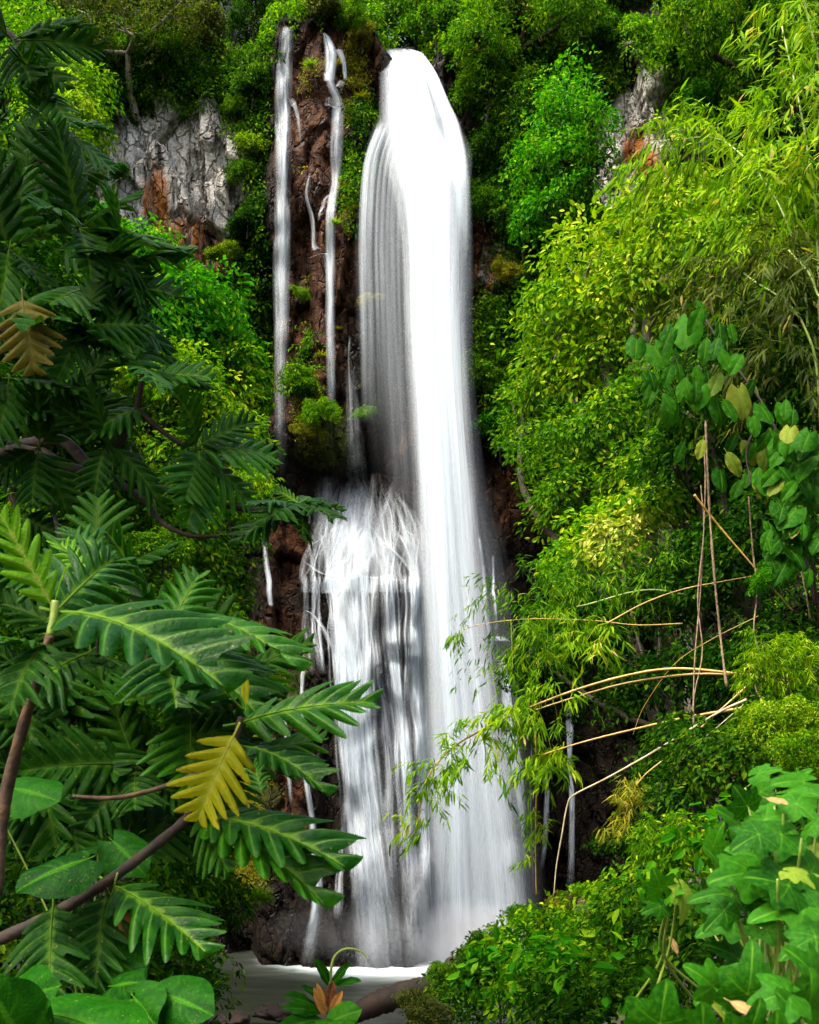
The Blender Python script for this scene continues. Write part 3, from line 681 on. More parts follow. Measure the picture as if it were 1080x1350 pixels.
# thin strands on the brown pillar
r_ = fall_thing('thin straight white strand falling down the left edge of the brown rock pillar', P(374, 640, 28.6))
g = Geo()
for k in range(3):
    strand(g, [(380, 34, 12), (377, 70, 16), (374, 130, 17), (374, 200, 18), (373, 290, 17), (372, 360, 20), (371, 480, 16), (371, 640, 12)],   .10 + .05 * k, .36 - .06 * k, False, .2, .01, .3, 9, 1.2, jit=1.5)
strand(g, [(379, 34, 7), (376, 130, 7), (374, 300, 7), (373, 420, 10)], .22, .5, False, .2, .01, .2, 7, 1.5)
strand(g, [(383, 122, 9), (392, 150, 6), (397, 190, 4)], .1, .35, False, .2, .05, .4, 5, 1.5)
for k in range(2): strand(g, [(372, 255, 14), (373, 290, 22), (372, 340, 22), (372, 420, 20)], .2, .6, False, .2, .2, .5, 9, 1.5)
fall_part('strand', g, r_)

r_ = fall_thing('zigzag white strand splitting over small steps in the middle of the brown pillar', P(437, 560, 28.6))
g = Geo()
for k in range(2):
    strand(g, [(430, 42, 9), (436, 62, 16), (436, 90, 14), (434, 108, 14)], .1 + .05 * k, .6, False, .2, .01, .05, 7, 1.6, jit=1)
    strand(g, [(446, 60, 13), (453, 80, 8), (455, 102, 5)], .12, .6, False, .2, .05, .1, 7, 1.6)
    strand(g, [(430, 95, 10), (440, 116, 14), (448, 132, 16), (446, 150, 18), (444, 200, 18), (443, 240, 13), (438, 270, 15), (436, 320, 14), (436, 440, 14), (437, 560, 10)], .12 + .04 * k, .42, False, .2, .02, .25, 9, 1.25, jit=1)
strand(g, [(452, 103, 10), (444, 112, 6)], .15, .5, False, .2, .1, .1, 5)
strand(g, [(436, 125, 14), (438, 135, 22), (446, 136, 8)], .15, .4, False, .2, .1, .1, 5)
strand(g, [(434, 255, 8), (424, 268, 6), (420, 290, 4)], .12, .4, False, .2, .1, .3, 5)
fall_part('strand', g, r_)

r_ = fall_thing('narrow curving trickle over the rounded boulder between the two pillar strands', P(437, 545, 28.6))
g = Geo()
for k in range(2):
    strand(g, [(409, 228, 4), (404, 256, 5), (411, 285, 7), (413, 318, 8), (419, 328, 12)], .1, .55, False, .2, .05, .05, 7, 1.6)
    strand(g, [(408, 336, 6), (418, 327, 10), (428, 332, 12), (433, 350, 11), (435, 400, 10), (437, 470, 11), (437, 545, 12)], .12, .5, False, .2, .05, .3, 7, 1.6)
fall_part('strand', g, r_)

r_ = fall_thing('faint hair-thin trickle on dark rock between the pillar and the main fall', P(462, 620, 28.8))
g = Geo()
strand(g, [(461, 440, 3), (460, 470, 4), (463, 540, 5), (464, 620, 8)], .12, .3, False, .2, .1, .4, 5)
strand(g, [(463, 480, 16), (466, 560, 26), (470, 640, 34)], .15, .12, False, .2, .3, .2, 9)
fall_part('strand', g, r_)

# the stepped cascade
r_ = fall_thing('wide stepped cascade fanning over dark ledges left of the main fall', P(490, 1256, 27))
g = Geo(); g2 = Geo()
CH = {'a': [(413, 758), (416, 820), (424, 890)], 'b': [(446, 758), (455, 850), (464, 950), (474, 1050), (484, 1150), (494, 1278)], 'c': [(476, 758), (478, 850), (478, 950), (488, 1100), (506, 1278)],
      'd': [(512, 758), (516, 860), (528, 960), (537, 1100), (548, 1278)], 'e': [(546, 758), (548, 900), (556, 1050), (562, 1278)]}
CW = {'a': 12, 'b': 18, 'c': 17, 'd': 11, 'e': 17}
for k in range(170):                                              # streams that split and join on the way over the steps
    q = rng.random(); c = 'a' if q < .07 else 'b' if q < .40 else 'c' if q < .66 else 'd' if q < .80 else 'e'
    c0 = CH[c][0][0]; u1 = c0 + rng.normal() * CW[c] * .55
    sp = (u1 - 402) / 152; u0 = 428 + sp * 100 + rng.normal() * 10; v0 = 618 + 60 * rng.random() ** 2 + 50 * abs(sp - .45)
    um = u0 * .55 + u1 * .45 + rng.normal() * 9; vl = 742 + 14 * rng.random()
    w = 2.4 + 7 * rng.random() ** 2
    strand(g, [(u0, v0, w), (um, v0 * .5 + vl * .5 - 10, w * 1.3), (u1 + rng.normal() * 3, vl, w * 1.5), (u1, 772, w * 1.6), (u1, 782, w * 1.6)], .08 + .06 * rng.random(), rng.uniform(.06, .32), False, .2, .25, .03, 5, 1.2, wob=1.6)
    f = (u1 - c0) * .75; ve = 800 + 620 * rng.random() ** .5
    pth = [(u + f * (1 + .16 * n_) + rng.normal() * 2.5, v, w * (1.0 + .22 * n_)) for n_, (u, v) in enumerate(CH[c]) if v < ve]
    if len(pth) > 1: strand(g2, pth, .08 + .10 * rng.random(), rng.uniform(.12, .55), False, .2, .01, .2, 5, 1.2, wob=1.6)
for pth, b_ in [([(432, 625, 30), (432, 690, 44), (434, 758, 76)], .10), ([(470, 640, 44), (480, 700, 66), (488, 768, 100)], .11), ([(505, 655, 36), (516, 710, 56), (532, 768, 80)], .09)]:
    for k in range(2): strand(g, pth, .08 + .05 * k, b_, False, .2, .2, .2, 15, 1.4, jit=3)
for pth in ([(478, 690, 5), (470, 705, 6), (460, 730, 8), (436, 758, 9)], [(486, 688, 5), (500, 705, 6), (520, 728, 7), (552, 762, 9)], [(433, 690, 5), (424, 706, 6), (404, 722, 7)], [(402, 738, 8), (424, 754, 8), (450, 760, 8), (500, 762, 7), (552, 766, 8)]):
    strand(g, pth, .14, .4, False, .2, .12, .2, 7, 1.3, wob=2)
fall_part('upper_fan', g, r_)
for pth, b_ in [([(452, 756, 36), (460, 860, 32), (470, 1000, 34), (484, 1150, 42), (496, 1278, 60)], .08), ([(546, 756, 36), (550, 900, 36), (560, 1278, 54)], .07), ([(512, 756, 18), (518, 860, 20), (530, 960, 14)], .07), ([(490, 760, 120), (500, 900, 110), (512, 1080, 110), (520, 1278, 120)], .04)]:
    for k in range(2): strand(g2, pth, .07 + .06 * k, b_, False, .2, .01, .0, 15, 1.4, jit=3)
for pth in ([(402, 804, 7), (414, 812, 8), (428, 832, 9), (440, 860, 9)], [(452, 1090, 8), (448, 1140, 10), (446, 1210, 14)], [(536, 1240, 18), (546, 1190, 14), (556, 1160, 10)], [(405, 1250, 16), (416, 1200, 10), (420, 1160, 6)]):
    strand(g2, sorted(pth, key=lambda a: a[1]), .14, .6, False, .2, .1, .15, 7, 1.4)
fall_part('lower_column', g2, r_)

def trickle(label, paths, loc, body=.9):
    r = fall_thing(label, loc); g = Geo()
    for pth in paths:
        for k in range(2): strand(g, pth, .1 + .03 * k, body, False, .2, .05, .25, 7, 1.5, jit=.6)
    fall_part('strand', g, r)
trickle('small trickle down the dark rock just below the breadfruit branch tip', [[(346, 698, 8), (350, 730, 8), (356, 790, 8), (358, 800, 5)]], P(356, 800, 28), .5)
trickle('long thin trickle down the mossy wall left of the stepped cascade', [[(400, 860, 5), (398, 930, 5), (402, 1010, 6), (410, 1070, 7), (416, 1130, 10), (418, 1190, 14), (405, 1272, 20)]], P(405, 1250, 27.5), .7)
trickle('faint short trickle left of the long thin trickle on the mossy wall', [[(374, 920, 3), (377, 980, 5), (384, 1060, 4)]], P(384, 1060, 27.5), .6)
trickle('slim white strand alone on the dark recess wall behind the bamboo canes', [[(750, 925, 5), (752, 960, 11), (752, 1010, 7), (755, 1060, 9), (753, 1200, 10)]], P(753, 1200, 30), .85)
trickle('faint strand in the dark recess close to the hanging bamboo stalk', [[(722, 1010, 4), (723, 1060, 8), (718, 1150, 8)], [(705, 980, 4), (704, 1060, 6), (706, 1180, 8)]], P(720, 1160, 30), .5)
trickle('small cascade arching over the rounded ledge right of the main fall', [[(636, 872, 14), (632, 900, 12), (634, 960, 20), (645, 1080, 30), (650, 1240, 40)], [(640, 870, 10), (655, 868, 8), (668, 884, 8), (672, 930, 10), (680, 1000, 16), (690, 1100, 24), (700, 1240, 34)],
        [(660, 872, 10), (666, 900, 9), (668, 960, 12), (672, 1060, 16)], [(632, 790, 6), (642, 810, 6), (648, 850, 8)], [(650, 1000, 30), (665, 1120, 44), (675, 1240, 60)]], P(675, 1250, 28), .75)
trickle('wispy side trickles running down wet rock at the right edge of the main fall', [[(632, 705, 4), (638, 750, 6), (642, 800, 7)], [(650, 730, 4), (652, 780, 5), (655, 830, 6)], [(655, 838, 20), (665, 842, 24)]], P(650, 840, 29), .6)

# spray hanging at the foot of the fall
def mist(label, c, r, dens):
    m, n, L = new_mat('spray'); out = N(n, 'ShaderNodeOutputMaterial'); pv = N(n, 'ShaderNodeVolumePrincipled')
    pv.inputs['Color'].default_value = (.93, .96, 1, 1); tcn = N(n, 'ShaderNodeTexCoord'); mpn = N(n, 'ShaderNodeMapping'); mpn.inputs['Scale'].default_value = (1 / r[0], 1 / r[1], 1 / r[2]); L.new(tcn.outputs['Object'], mpn.inputs[0])
    gr = N(n, 'ShaderNodeTexGradient', gradient_type='SPHERICAL'); L.new(mpn.outputs[0], gr.inputs[0])
    nz = N(n, 'ShaderNodeTexNoise'); nz.inputs['Scale'].default_value = 1.6; L.new(tcn.outputs['Object'], nz.inputs['Vector'])
    mu = N(n, 'ShaderNodeMath', operation='MULTIPLY'); L.new(gr.outputs['Fac'], mu.inputs[0]); L.new(nz.outputs['Fac'], mu.inputs[1])
    m2 = N(n, 'ShaderNodeMath', operation='MULTIPLY', _1=dens * 5); L.new(mu.outputs[0], m2.inputs[0]); L.new(m2.outputs[0], pv.inputs['Density']); L.new(pv.outputs[0], out.inputs['Volume'])
    a = np.linspace(0, np.pi, 15); b = np.linspace(0, 2 * np.pi, 24, endpoint=False)
    V = np.array([[r[0] * math.sin(t) * math.cos(p), r[1] * math.sin(t) * math.sin(p), r[2] * math.cos(t)] for t in a for p in b])
    i = np.arange(14)[:, None]; j = np.arange(24)[None, :]
    q = np.stack([i * 24 + j, (i + 1) * 24 + j, (i + 1) * 24 + (j + 1) % 24, i * 24 + (j + 1) % 24], -1).reshape(-1, 4)
    o = obj('mist', mesh_np('mist', V, [q], None, True, [m]), None, c, kind='stuff')
    o['label'] = label
mist('white spray billowing where the main fall hits the pool', P(620, 1240, 26.8), (1.7, .9, 1.1), .55)
mist('thin spray drifting over the pool below the stepped cascade', P(480, 1225, 26.7), (2.6, .9, .8), .06)

# ------------------------------------------------------------------ creepers, moss and grass on the rock (nobody could count them)
def cliff_points(n, blobs, pow_noise=0.5, sc=.9, seed=5):
    """random points on the rock face with density given by soft blobs (u, v, ru, rv, weight); negative weights clear"""
    out = []
    while sum(len(o) for o in out) < n:
        u = rng.uniform(-120, 1200, 60000); v = rng.uniform(-40, 1260, 60000)
        d = 0
        for (cu, cv, ru, rv, w) in blobs: d = d + w * np.exp(-np.abs((u - cu) / ru) ** 3 - np.abs((v - cv) / rv) ** 3)
        x = (u - 540) * PXM; z = CZ + (HY - v) * PXM
        ns = fbm(x * sc, z * sc * .8, 3, seed, 3)
        d = np.clip(d, 0, 1) * np.clip((ns - pow_noise) * 6 + .5, 0, 1)
        k = rng.random(60000) < d
        out.append(np.stack([x[k], z[k]], -1))
    p = np.concatenate(out)[:n]
    Y = cliff_depth(p[:, 0], p[:, 1]); e = .12
    gx = (cliff_depth(p[:, 0] + e, p[:, 1], False) - Y) / e; gz = (cliff_depth(p[:, 0], p[:, 1] + e, False) - Y) / e
    nn = nrm(np.stack([np.clip(gx, -1, 1) * .6, -np.ones(n), np.clip(gz, -1, 1) * .6], -1))
    return np.stack([p[:, 0], Y, p[:, 1]], -1), nn

WATER_CLEAR = [(225, 195, 105, 90, -1.35), (250, 285, 62, 66, -1.4), (840, 170, 50, 85, -1.7), (812, 260, 32, 55, -1.6), (895, 210, 30, 40, -1.2), (735, 525, 26, 22, -1.5), (690, 680, 60, 100, -1.2), (405, 200, 45, 180, -.8), (715, 130, 22, 30, -.6), (240, 40, 40, 25, -.5), (655, 340, 30, 60, -.5), (560, 300, 62, 250, -2), (590, 800, 75, 330, -2), (373, 340, 14, 330, -2), (440, 300, 13, 300, -1.5), (480, 900, 110, 360, -2), (540, 60, 34, 40, -2), (470, 700, 75, 90, -2), (495, 340, 26, 220, -1.2)]
def creeper(label, n, blobs, mat, leaf, out=.45, seed=5, thr=.5, sc=.9, tm=T_KITE, per=14, rc=.22, hang=.9):
    p, nn = cliff_points(n // per, blobs + WATER_CLEAR, thr, sc, seed)
    off = out * np.clip(fbm(p[:, 0] * 1.1, p[:, 2] * 1.1, 8, seed + 3, 3) - .3, 0, 1) * 1.6
    C = p + nn * (.03 + off)[:, None]
    ct = np.clip((fbm(C[:, 0] * .7, C[:, 2] * .7, 1, seed + 4, 2) - .5) * 2 + .5, 0, 1) * .6 + .4 * rng.random(len(C))
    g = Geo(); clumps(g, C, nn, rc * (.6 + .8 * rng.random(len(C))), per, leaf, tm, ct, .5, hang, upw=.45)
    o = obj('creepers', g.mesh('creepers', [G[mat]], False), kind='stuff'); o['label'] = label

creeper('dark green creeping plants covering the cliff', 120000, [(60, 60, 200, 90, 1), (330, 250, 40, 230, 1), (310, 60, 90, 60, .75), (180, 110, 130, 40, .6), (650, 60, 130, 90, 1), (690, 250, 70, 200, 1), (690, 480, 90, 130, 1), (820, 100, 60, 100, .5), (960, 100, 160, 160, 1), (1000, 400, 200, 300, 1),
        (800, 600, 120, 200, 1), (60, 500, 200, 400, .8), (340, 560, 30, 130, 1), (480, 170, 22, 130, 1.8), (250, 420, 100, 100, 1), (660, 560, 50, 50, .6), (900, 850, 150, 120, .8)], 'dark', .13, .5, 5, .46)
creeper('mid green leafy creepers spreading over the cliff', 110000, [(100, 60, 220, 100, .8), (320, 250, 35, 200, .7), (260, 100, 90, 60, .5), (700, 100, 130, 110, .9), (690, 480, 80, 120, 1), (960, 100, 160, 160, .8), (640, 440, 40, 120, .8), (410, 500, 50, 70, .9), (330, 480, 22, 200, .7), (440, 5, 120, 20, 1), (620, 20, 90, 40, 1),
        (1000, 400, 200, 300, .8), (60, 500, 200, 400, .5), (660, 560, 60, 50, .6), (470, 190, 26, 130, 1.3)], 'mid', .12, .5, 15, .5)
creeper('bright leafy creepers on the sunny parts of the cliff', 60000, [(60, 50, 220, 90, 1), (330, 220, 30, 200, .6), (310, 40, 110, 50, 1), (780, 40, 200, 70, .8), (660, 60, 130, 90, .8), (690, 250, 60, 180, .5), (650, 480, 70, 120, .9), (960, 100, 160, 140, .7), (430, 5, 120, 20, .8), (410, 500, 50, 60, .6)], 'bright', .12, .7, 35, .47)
creeper('yellow green mosses and small ferns on the wet rock', 26000, [(410, 545, 52, 60, 1), (440, 590, 40, 18, .8), (395, 380, 14, 45, .8), (490, 395, 16, 40, .8), (455, 100, 30, 60, .6), (466, 200, 34, 120, .9), (415, 250, 30, 130, .45), (395, 130, 16, 70, .5), (608, 320, 12, 150, .9), (640, 470, 34, 50, .8), (380, 215, 26, 30, .8), (445, 430, 14, 50, .6), (415, 95, 20, 30, .5), (500, 480, 40, 60, .3), (365, 1120, 60, 60, .5), (350, 980, 30, 60, .5), (390, 900, 30, 90, .3), (330, 1060, 40, 90, .5), (440, 1160, 30, 60, .2)], 'yellow', .07, .22, 25, .44, 1.4, T_DIAM, 12, .14)

# ------------------------------------------------------------------ shrubs: a few shapes, copied with their stems
def shrub_mesh(kind, seed):
    g = Geo(); b = Geo()
    r = np.random.default_rng(seed)
    lob = [(0, 0, .62, .62, .55, .48)] + [((.5 + .4 * r.random()) * math.cos(a), .6 * math.sin(a), .25 + .75 * r.random(), .26 + .22 * r.random(), .3, .2 + .18 * r.random()) for a in r.uniform(0, 6.28, 7)]
    C, O = lobe_shell(lob, 17, seed, .46, .25, .8)
    ct = rng.random(len(C))
    if kind == 'dome': clumps(g, C, O, .20, 22, .135, T_KITE, ct, .55, .9)
    elif kind == 'fine': clumps(g, C, O, .18, 38, .085, T_KITE, ct, .6, .7)
    elif kind == 'bamboo': sprays(g, C, O, .5, 22, .20, .8, ctint=ct)
    branches(b, (0, 0, -.25), lob, .035, 5, .1)
    return g, b
SHRUB = {}
for kind, seeds in (('dome', (3, 4, 5)), ('fine', (6, 7)), ('bamboo', (8, 9))):
    SHRUB[kind] = [shrub_mesh(kind, s) for s in seeds]
_cache = {}
def shrub(u, v, Y, ru, mat, kind, label, group=None, name='shrub', var=None, sq=1.0, cat='shrub'):
    """a bush whose crown is centred on (u, v), ru pixels half width"""
    k = (kind, len(_cache) % len(SHRUB[kind]) if var is None else var, mat)
    if k not in _cache:
        g, b = SHRUB[k[0]][k[1]]; _cache[k] = (g.mesh('foliage', [G[mat]], False), b.mesh('stem', [M['dark_bark']]))
    s = ru * Y / F
    c = P(u, v, Y); base = c - np.array([0, 0, .62 * s * sq])
    r = thing(name, label, cat, base, group)
    r.rotation_euler = (0, 0, rng.uniform(0, 6.28)); r.scale = (s, s, s * sq)
    obj('foliage', _cache[k][0], r); obj('stem', _cache[k][1], r)
    return r

def on_cliff(u, v, dy=.35):
    x = (u - 540) * PXM; z = CZ + (HY - v) * PXM
    return float(cliff_depth(np.array([x]), np.array([z]))[0]) - dy

for (u, v, ru, mat, kind, lab) in [
    (425, 12, 34, 'olive', 'dome', 'olive bush right above the brown rock pillar'),
    (462, 22, 30, 'bright', 'fine', 'bright small bush above the zigzag strand'),
    (478, 48, 20, 'yellow', 'fine', 'yellow green bush on the pillar edge beside the lip of the main fall'),
    (330, 20, 40, 'dark', 'fine', 'dark bush at the cliff top left of the thin straight strand'),
    (275, 48, 36, 'olive', 'dome', 'olive bush with pale stems above the white lichen rock'),
    (215, 62, 40, 'mid', 'fine', 'rounded mid green bush directly above the pale rock face'),
    (332, 112, 28, 'mid', 'dome', 'leafy bush beside the top of the thin straight strand'),
    (345, 205, 30, 'lime', 'dome', 'yellow lime bush touching the thin straight strand'),
    (306, 140, 18, 'bright', 'fine', 'light green bush on the right end of the white rock'),
    (324, 225, 26, 'mid', 'fine', 'mid green bush hanging right of the orange rock stain'),
    (326, 285, 26, 'dark', 'dome', 'dark hanging bush above the cleft left of the pillar'),
    (296, 335, 20, 'lime', 'dome', 'small lime plant growing at the foot of the tan rock slab'),
    (325, 382, 18, 'emerald', 'dome', 'small emerald plant in the dark cleft left of the pillar'),
    (158, 225, 15, 'emerald', 'dome', 'emerald tuft on the grey rock left of the orange stain'),
    (395, 385, 13, 'bright', 'fine', 'green cushion plant between the two strands on the pillar'),
    (398, 505, 34, 'mid', 'dome', 'mid green bush on the rock shoulder between the two lower strand ends'),
    (420, 545, 30, 'bright', 'fine', 'bright mossy bush above the orange moss lip'),
    (402, 566, 19, 'yellow', 'fine', 'yellow green bush right beside the foot of the thin straight strand'),
    (490, 395, 15, 'yellow', 'fine', 'yellow cushion plant left of the main fall halfway up'),
    (480, 545, 16, 'bright', 'dome', 'single leafy sprig on dark rock above the stepped cascade'),
    (640, 105, 52, 'mid', 'fine', 'mid green bush close to the right side of the fall lip'),
    (640, 40, 50, 'bright', 'fine', 'bright bush at the cliff top right of the fall lip'),
    (575, 30, 38, 'mid', 'dome', 'bush behind the lip of the main fall'),
    (690, 40, 46, 'olive', 'dome', 'olive bush high on the cliff right of the fall'),
    (655, 190, 50, 'dark', 'fine', 'dark fine leaved bush right of the main fall shoulder'),
    (640, 265, 36, 'mid', 'fine', 'drooping bush beside the upper main fall below the dark one'),
    (690, 300, 40, 'dark', 'dome', 'dark bush on the shaded cliff below the emerald tree'),
    (672, 358, 24, 'yellow', 'fine', 'yellow green grass clump on the cliff right of the main fall'),
    (705, 362, 24, 'emerald', 'fine', 'emerald cushion bush on the small ledge right of the grass clump'),
    (640, 500, 38, 'mid', 'dome', 'mid green bush beside the middle of the main fall'),
    (672, 480, 40, 'dark', 'fine', 'dark bush behind the middle right of the main fall'),
    (660, 560, 44, 'emerald', 'dome', 'emerald bush above the bare red brown wall right of the fall'),
    (720, 575, 56, 'mid', 'dome', 'broad bush below the white rock outcrop'),
    (790, 40, 50, 'dark', 'fine', 'dark bush under the top edge near the black rock cleft'),
    (885, 66, 34, 'mid', 'dome', 'bush on top of the pale right hand rock face'),
    (930, 60, 60, 'mid', 'fine', 'tall fine bush left of the bamboo on the upper cliff'),
    (955, 125, 42, 'emerald', 'dome', 'emerald bush above the dark square boulder'),
    (795, 285, 22, 'mid', 'dome', 'little bush at the foot of the grey rock column'),
    (745, 330, 30, 'dark', 'fine', 'dark bush on the shaded wall above the pale right tree'),
]:
    shrub(u, v, on_cliff(u, v), ru, mat, kind, lab, 'bushes growing on the cliff')

# grass tufts hanging on the pillar and wall
def tuft_mesh(seed):
    r = np.random.default_rng(seed); n = 90; g = Geo()
    a = r.uniform(0, 6.28, n); d = np.stack([np.cos(a), -np.abs(np.sin(a)) * .8, .9 * r.random(n) + .1], -1)
    scatter(T_BLADE, r.normal(size=(n, 3)) * .06, d, np.tile([0, 0, 1.], (n, 1)) + r.normal(size=(n, 3)) * .2, .6 + .6 * r.random(n), .35 + .5 * r.random(n), g)
    return g
TUFT = [tuft_mesh(s) for s in (1, 2, 3)]; _tc = {}
for (u, v, ru, mat, lab) in [
    (473, 62, 16, 'lime', 'lime grass tuft at the top right of the brown pillar'), (443, 90, 9, 'yellow', 'yellow grass tuft inside the loop of the zigzag strand'), (410, 92, 11, 'lime', 'grass tuft on the bare brown pillar between the two strands'),
    (470, 100, 8, 'yellow', 'tiny yellow tuft right of the zigzag strand'), (478, 135, 12, 'yellow', 'wide yellow tuft on the dark mossy wall near the lip'), (495, 168, 9, 'yellow', 'orange yellow tuft nearest the left edge of the main fall'),
    (467, 280, 8, 'yellow', 'yellow tuft beside the left veil of the main fall'), (452, 270, 8, 'lime', 'slim lime tuft right of the zigzag strand halfway down'), (442, 300, 10, 'lime', 'lime tuft where the zigzag strand narrows'),
    (407, 445, 7, 'lime', 'upright lime tuft hanging on grey rock between the strands'), (424, 475, 10, 'yellow', 'yellow tuft hanging left of the zigzag strand foot'), (446, 440, 9, 'yellow', 'yellow tuft hanging right of the zigzag strand foot'),
    (633, 465, 12, 'lime', 'lime tuft hanging right of the main fall at mid height'), (648, 485, 12, 'yellow', 'yellowish drooping tuft on the dark wall near the pale right tree'), (666, 430, 12, 'lime', 'lime tuft on the brown wall left of the pale right tree'),
    (673, 362, 12, 'yellow', 'spiky yellow tuft on the cliff right of the fall'), (625, 140, 10, 'lime', 'lime tuft near the right curve of the fall lip'), (352, 985, 12, 'olive', 'olive fern tuft on the wet wall left of the cascade')]:
    k = (len(_tc) % 3, mat)
    if k not in _tc: _tc[k] = TUFT[k[0]].mesh('grass_tuft', [G[mat]], False)
    o = obj('grass_tuft', _tc[k], None, P(u, v - 4, on_cliff(u, v, .12)), lab, 'grass tuft', 'grass tufts hanging on the rock')
    s = ru * PXM * 1.05; o.scale = (s, s, s)

# ------------------------------------------------------------------ trees
def gbase(u, Y, dz=0.0):
    x = (u - 540) / F * Y
    return np.array([x, Y, float(ground_z(np.array([x]), np.array([Y]))[0]) + dz])

def cbase(u, v, dy=0):
    y = on_cliff(u, v, dy); x = (u - 540) * PXM
    return np.array([x, y, CZ + (HY - v) * PXM])

# on the cliff and its rim
tree('leafy_tree', 'emerald tree growing out of the cliff right of the main fall', 'tree', cbase(740, 340), [(752, 110, 27.2, 38, 34, .9), (725, 165, 27, 44, 36, 1.0), (768, 165, 26.8, 40, 30, .9), (745, 215, 26.8, 46, 30, 1.0), (700, 225, 27.4, 34, 28, .9), (758, 262, 27, 40, 26, .9), (715, 285, 27.4, 36, 26, .9), (790, 215, 27, 22, 24, .7)], 'emerald', .14, 7, .44, 36, .12, seed=11, gaps=.5, rough=.8)
tree('leafy_tree', 'bright yellow green tree at the top left corner of the cliff', 'tree', cbase(90, 240), [(85, 130, 26.5, 60, 50, 1.3), (55, 70, 27, 55, 60, 1.3), (105, 165, 26.5, 40, 28, .9)], 'bright', .14, 9, .42, 32, .12, seed=12)
tree('leafy_tree', 'pale yellow leaved tree in front of the grey rock at far left', 'tree', gbase(110, 25), [(105, 165, 25.5, 42, 26, 1), (90, 200, 25, 45, 30, 1)], 'lime', .15, 9, .42, 32, .1, seed=13)
tree('leafy_tree', 'dusky olive tree with pale twigs on the upper left cliff', 'tree', cbase(170, 120), [(165, 40, 28.5, 60, 40, 1.2), (120, 20, 28.6, 50, 40, 1.2), (220, 20, 29, 50, 30, 1)], 'olive', .12, 8, .4, 34, .1, 'pale_bark', seed=14, gaps=.46)
tree('leafy_tree', 'dark tree on the rim behind the lip of the main fall', 'tree', np.array([.6, 33.5, 24.3]), [(530, 40, 32.5, 70, 40, 1.2), (500, 36, 32.8, 40, 36, 1.0), (560, 30, 32.5, 50, 40, 1.0), (560, -10, 33, 60, 50, 1.5), (620, 0, 32, 60, 50, 1.5), (510, -20, 33.5, 50, 40, 1.4)], 'mid', .15, 8, .45, 32, .15, seed=15)
tree('leafy_tree', 'light olive tree on the rim above the brown pillar', 'tree', np.array([-2.3, 32.8, 24.5]), [(430, -20, 32, 60, 40, 1.3), (370, -25, 32, 55, 45, 1.3)], 'olive', .14, 8, .42, 34, .12, 'pale_bark', seed=16)
tree('leafy_tree', 'bushy tree crowning the cliff top to the right of the fall', 'tree', cbase(690, 90), [(680, 10, 29.5, 70, 50, 1.4), (740, 30, 29, 50, 45, 1.3), (630, 60, 29, 40, 40, 1)], 'mid', .14, 8, .42, 34, .12, seed=17)
tree('leafy_tree', 'dense green tree at the top right of the cliff beside the bamboo', 'tree', cbase(960, 140), [(960, 30, 26.5, 70, 60, 1.5), (1030, 60, 26, 60, 80, 1.5), (900, 30, 27.4, 40, 40, 1)], 'mid', .14, 8, .42, 34, .14, seed=18)
# rim trees that close the valley behind
for k, (u, Yr, lab) in enumerate([(240, 33.5, 'rim tree above the pale rock at upper left'), (90, 33, 'rim tree above the far left corner of the cliff'), (760, 34, 'rim tree above the black cleft at upper right'), (880, 33.5, 'rim tree above the pale rock at upper right'), (1030, 32, 'rim tree behind the bamboo at the top right corner')]):
    tree('leafy_tree', 'tall shaded ' + lab, 'tree', np.array([(u - 540) / F * Yr, Yr, 28.]), [(u, -70, Yr, 85, 70, 1.8), (u + 55, -50, Yr + .5, 60, 50, 1.5), (u - 60, -40, Yr, 60, 60, 1.5)], ('mid', 'bright')[k % 2], .2, 5.5, .5, 26, .2, seed=20 + k)

# left bank
def added_shade_tree():  # out-of-view tree, added to darken the near left leaves
    base = np.array([-8.5, 1.0, 1.2]); lob = [(-5.8, 2.8, 12.2, 2.2, 1.8, 1.2), (-4.0, 3.6, 12.6, 1.9, 1.6, 1.0), (-7.4, 3.6, 12.0, 2.3, 2.0, 1.1), (-5.0, 4.6, 12.8, 2.2, 1.8, 1.0), (-3.4, .2, 12.2, .9, .9, .6)]
    root = thing('added_shade_tree', 'unseen tall tree added so its high crown shades the breadfruit trees at the left', 'tree', base)
    C, O = lobe_shell(lob, 2.4, 91, .46, .3, .5); g = Geo(); clumps(g, C, O, .6, 40, .22); b = Geo(); branches(b, base, lob, .28)
    obj('crown', g.mesh('crown', [G['mid']], False, base), root); obj('trunk', b.mesh('trunk', [M['bark']], True, base), root)
added_shade_tree()
tree('leafy_tree', 'bright green spreading tree below the pale rock on the left bank', 'tree', gbase(200, 22), [(205, 375, 22, 55, 46, 1.3), (150, 375, 22, 45, 45, 1.2), (265, 420, 21.8, 52, 46, 1.3), (220, 440, 21.3, 75, 60, 1.5), (150, 440, 21.5, 60, 70, 1.5), (295, 465, 21.8, 36, 40, 1.1)], 'emerald', .16, 5.5, .56, 55, .16, seed=31, droop=1.1)
tree('leafy_tree', 'yellow green tree with rounded clumps beside the thin straight strand', 'tree', gbase(270, 20), [(280, 545, 20.5, 52, 50, 1.2), (235, 515, 20.2, 60, 45, 1.2), (310, 590, 20.5, 34, 46, 1), (265, 615, 20, 60, 50, 1.2), (318, 505, 22, 28, 36, .9)], 'bright', .14, 5.5, .52, 52, .14, seed=32)
tree('leafy_tree', 'lime topped tree between the emerald tree and the breadfruit leaves', 'tree', gbase(150, 21), [(140, 330, 22.5, 30, 25, .8), (190, 395, 20.8, 40, 25, .8), (130, 480, 20, 70, 60, 1.3)], 'lime', .15, 9, .42, 34, .12, seed=33)
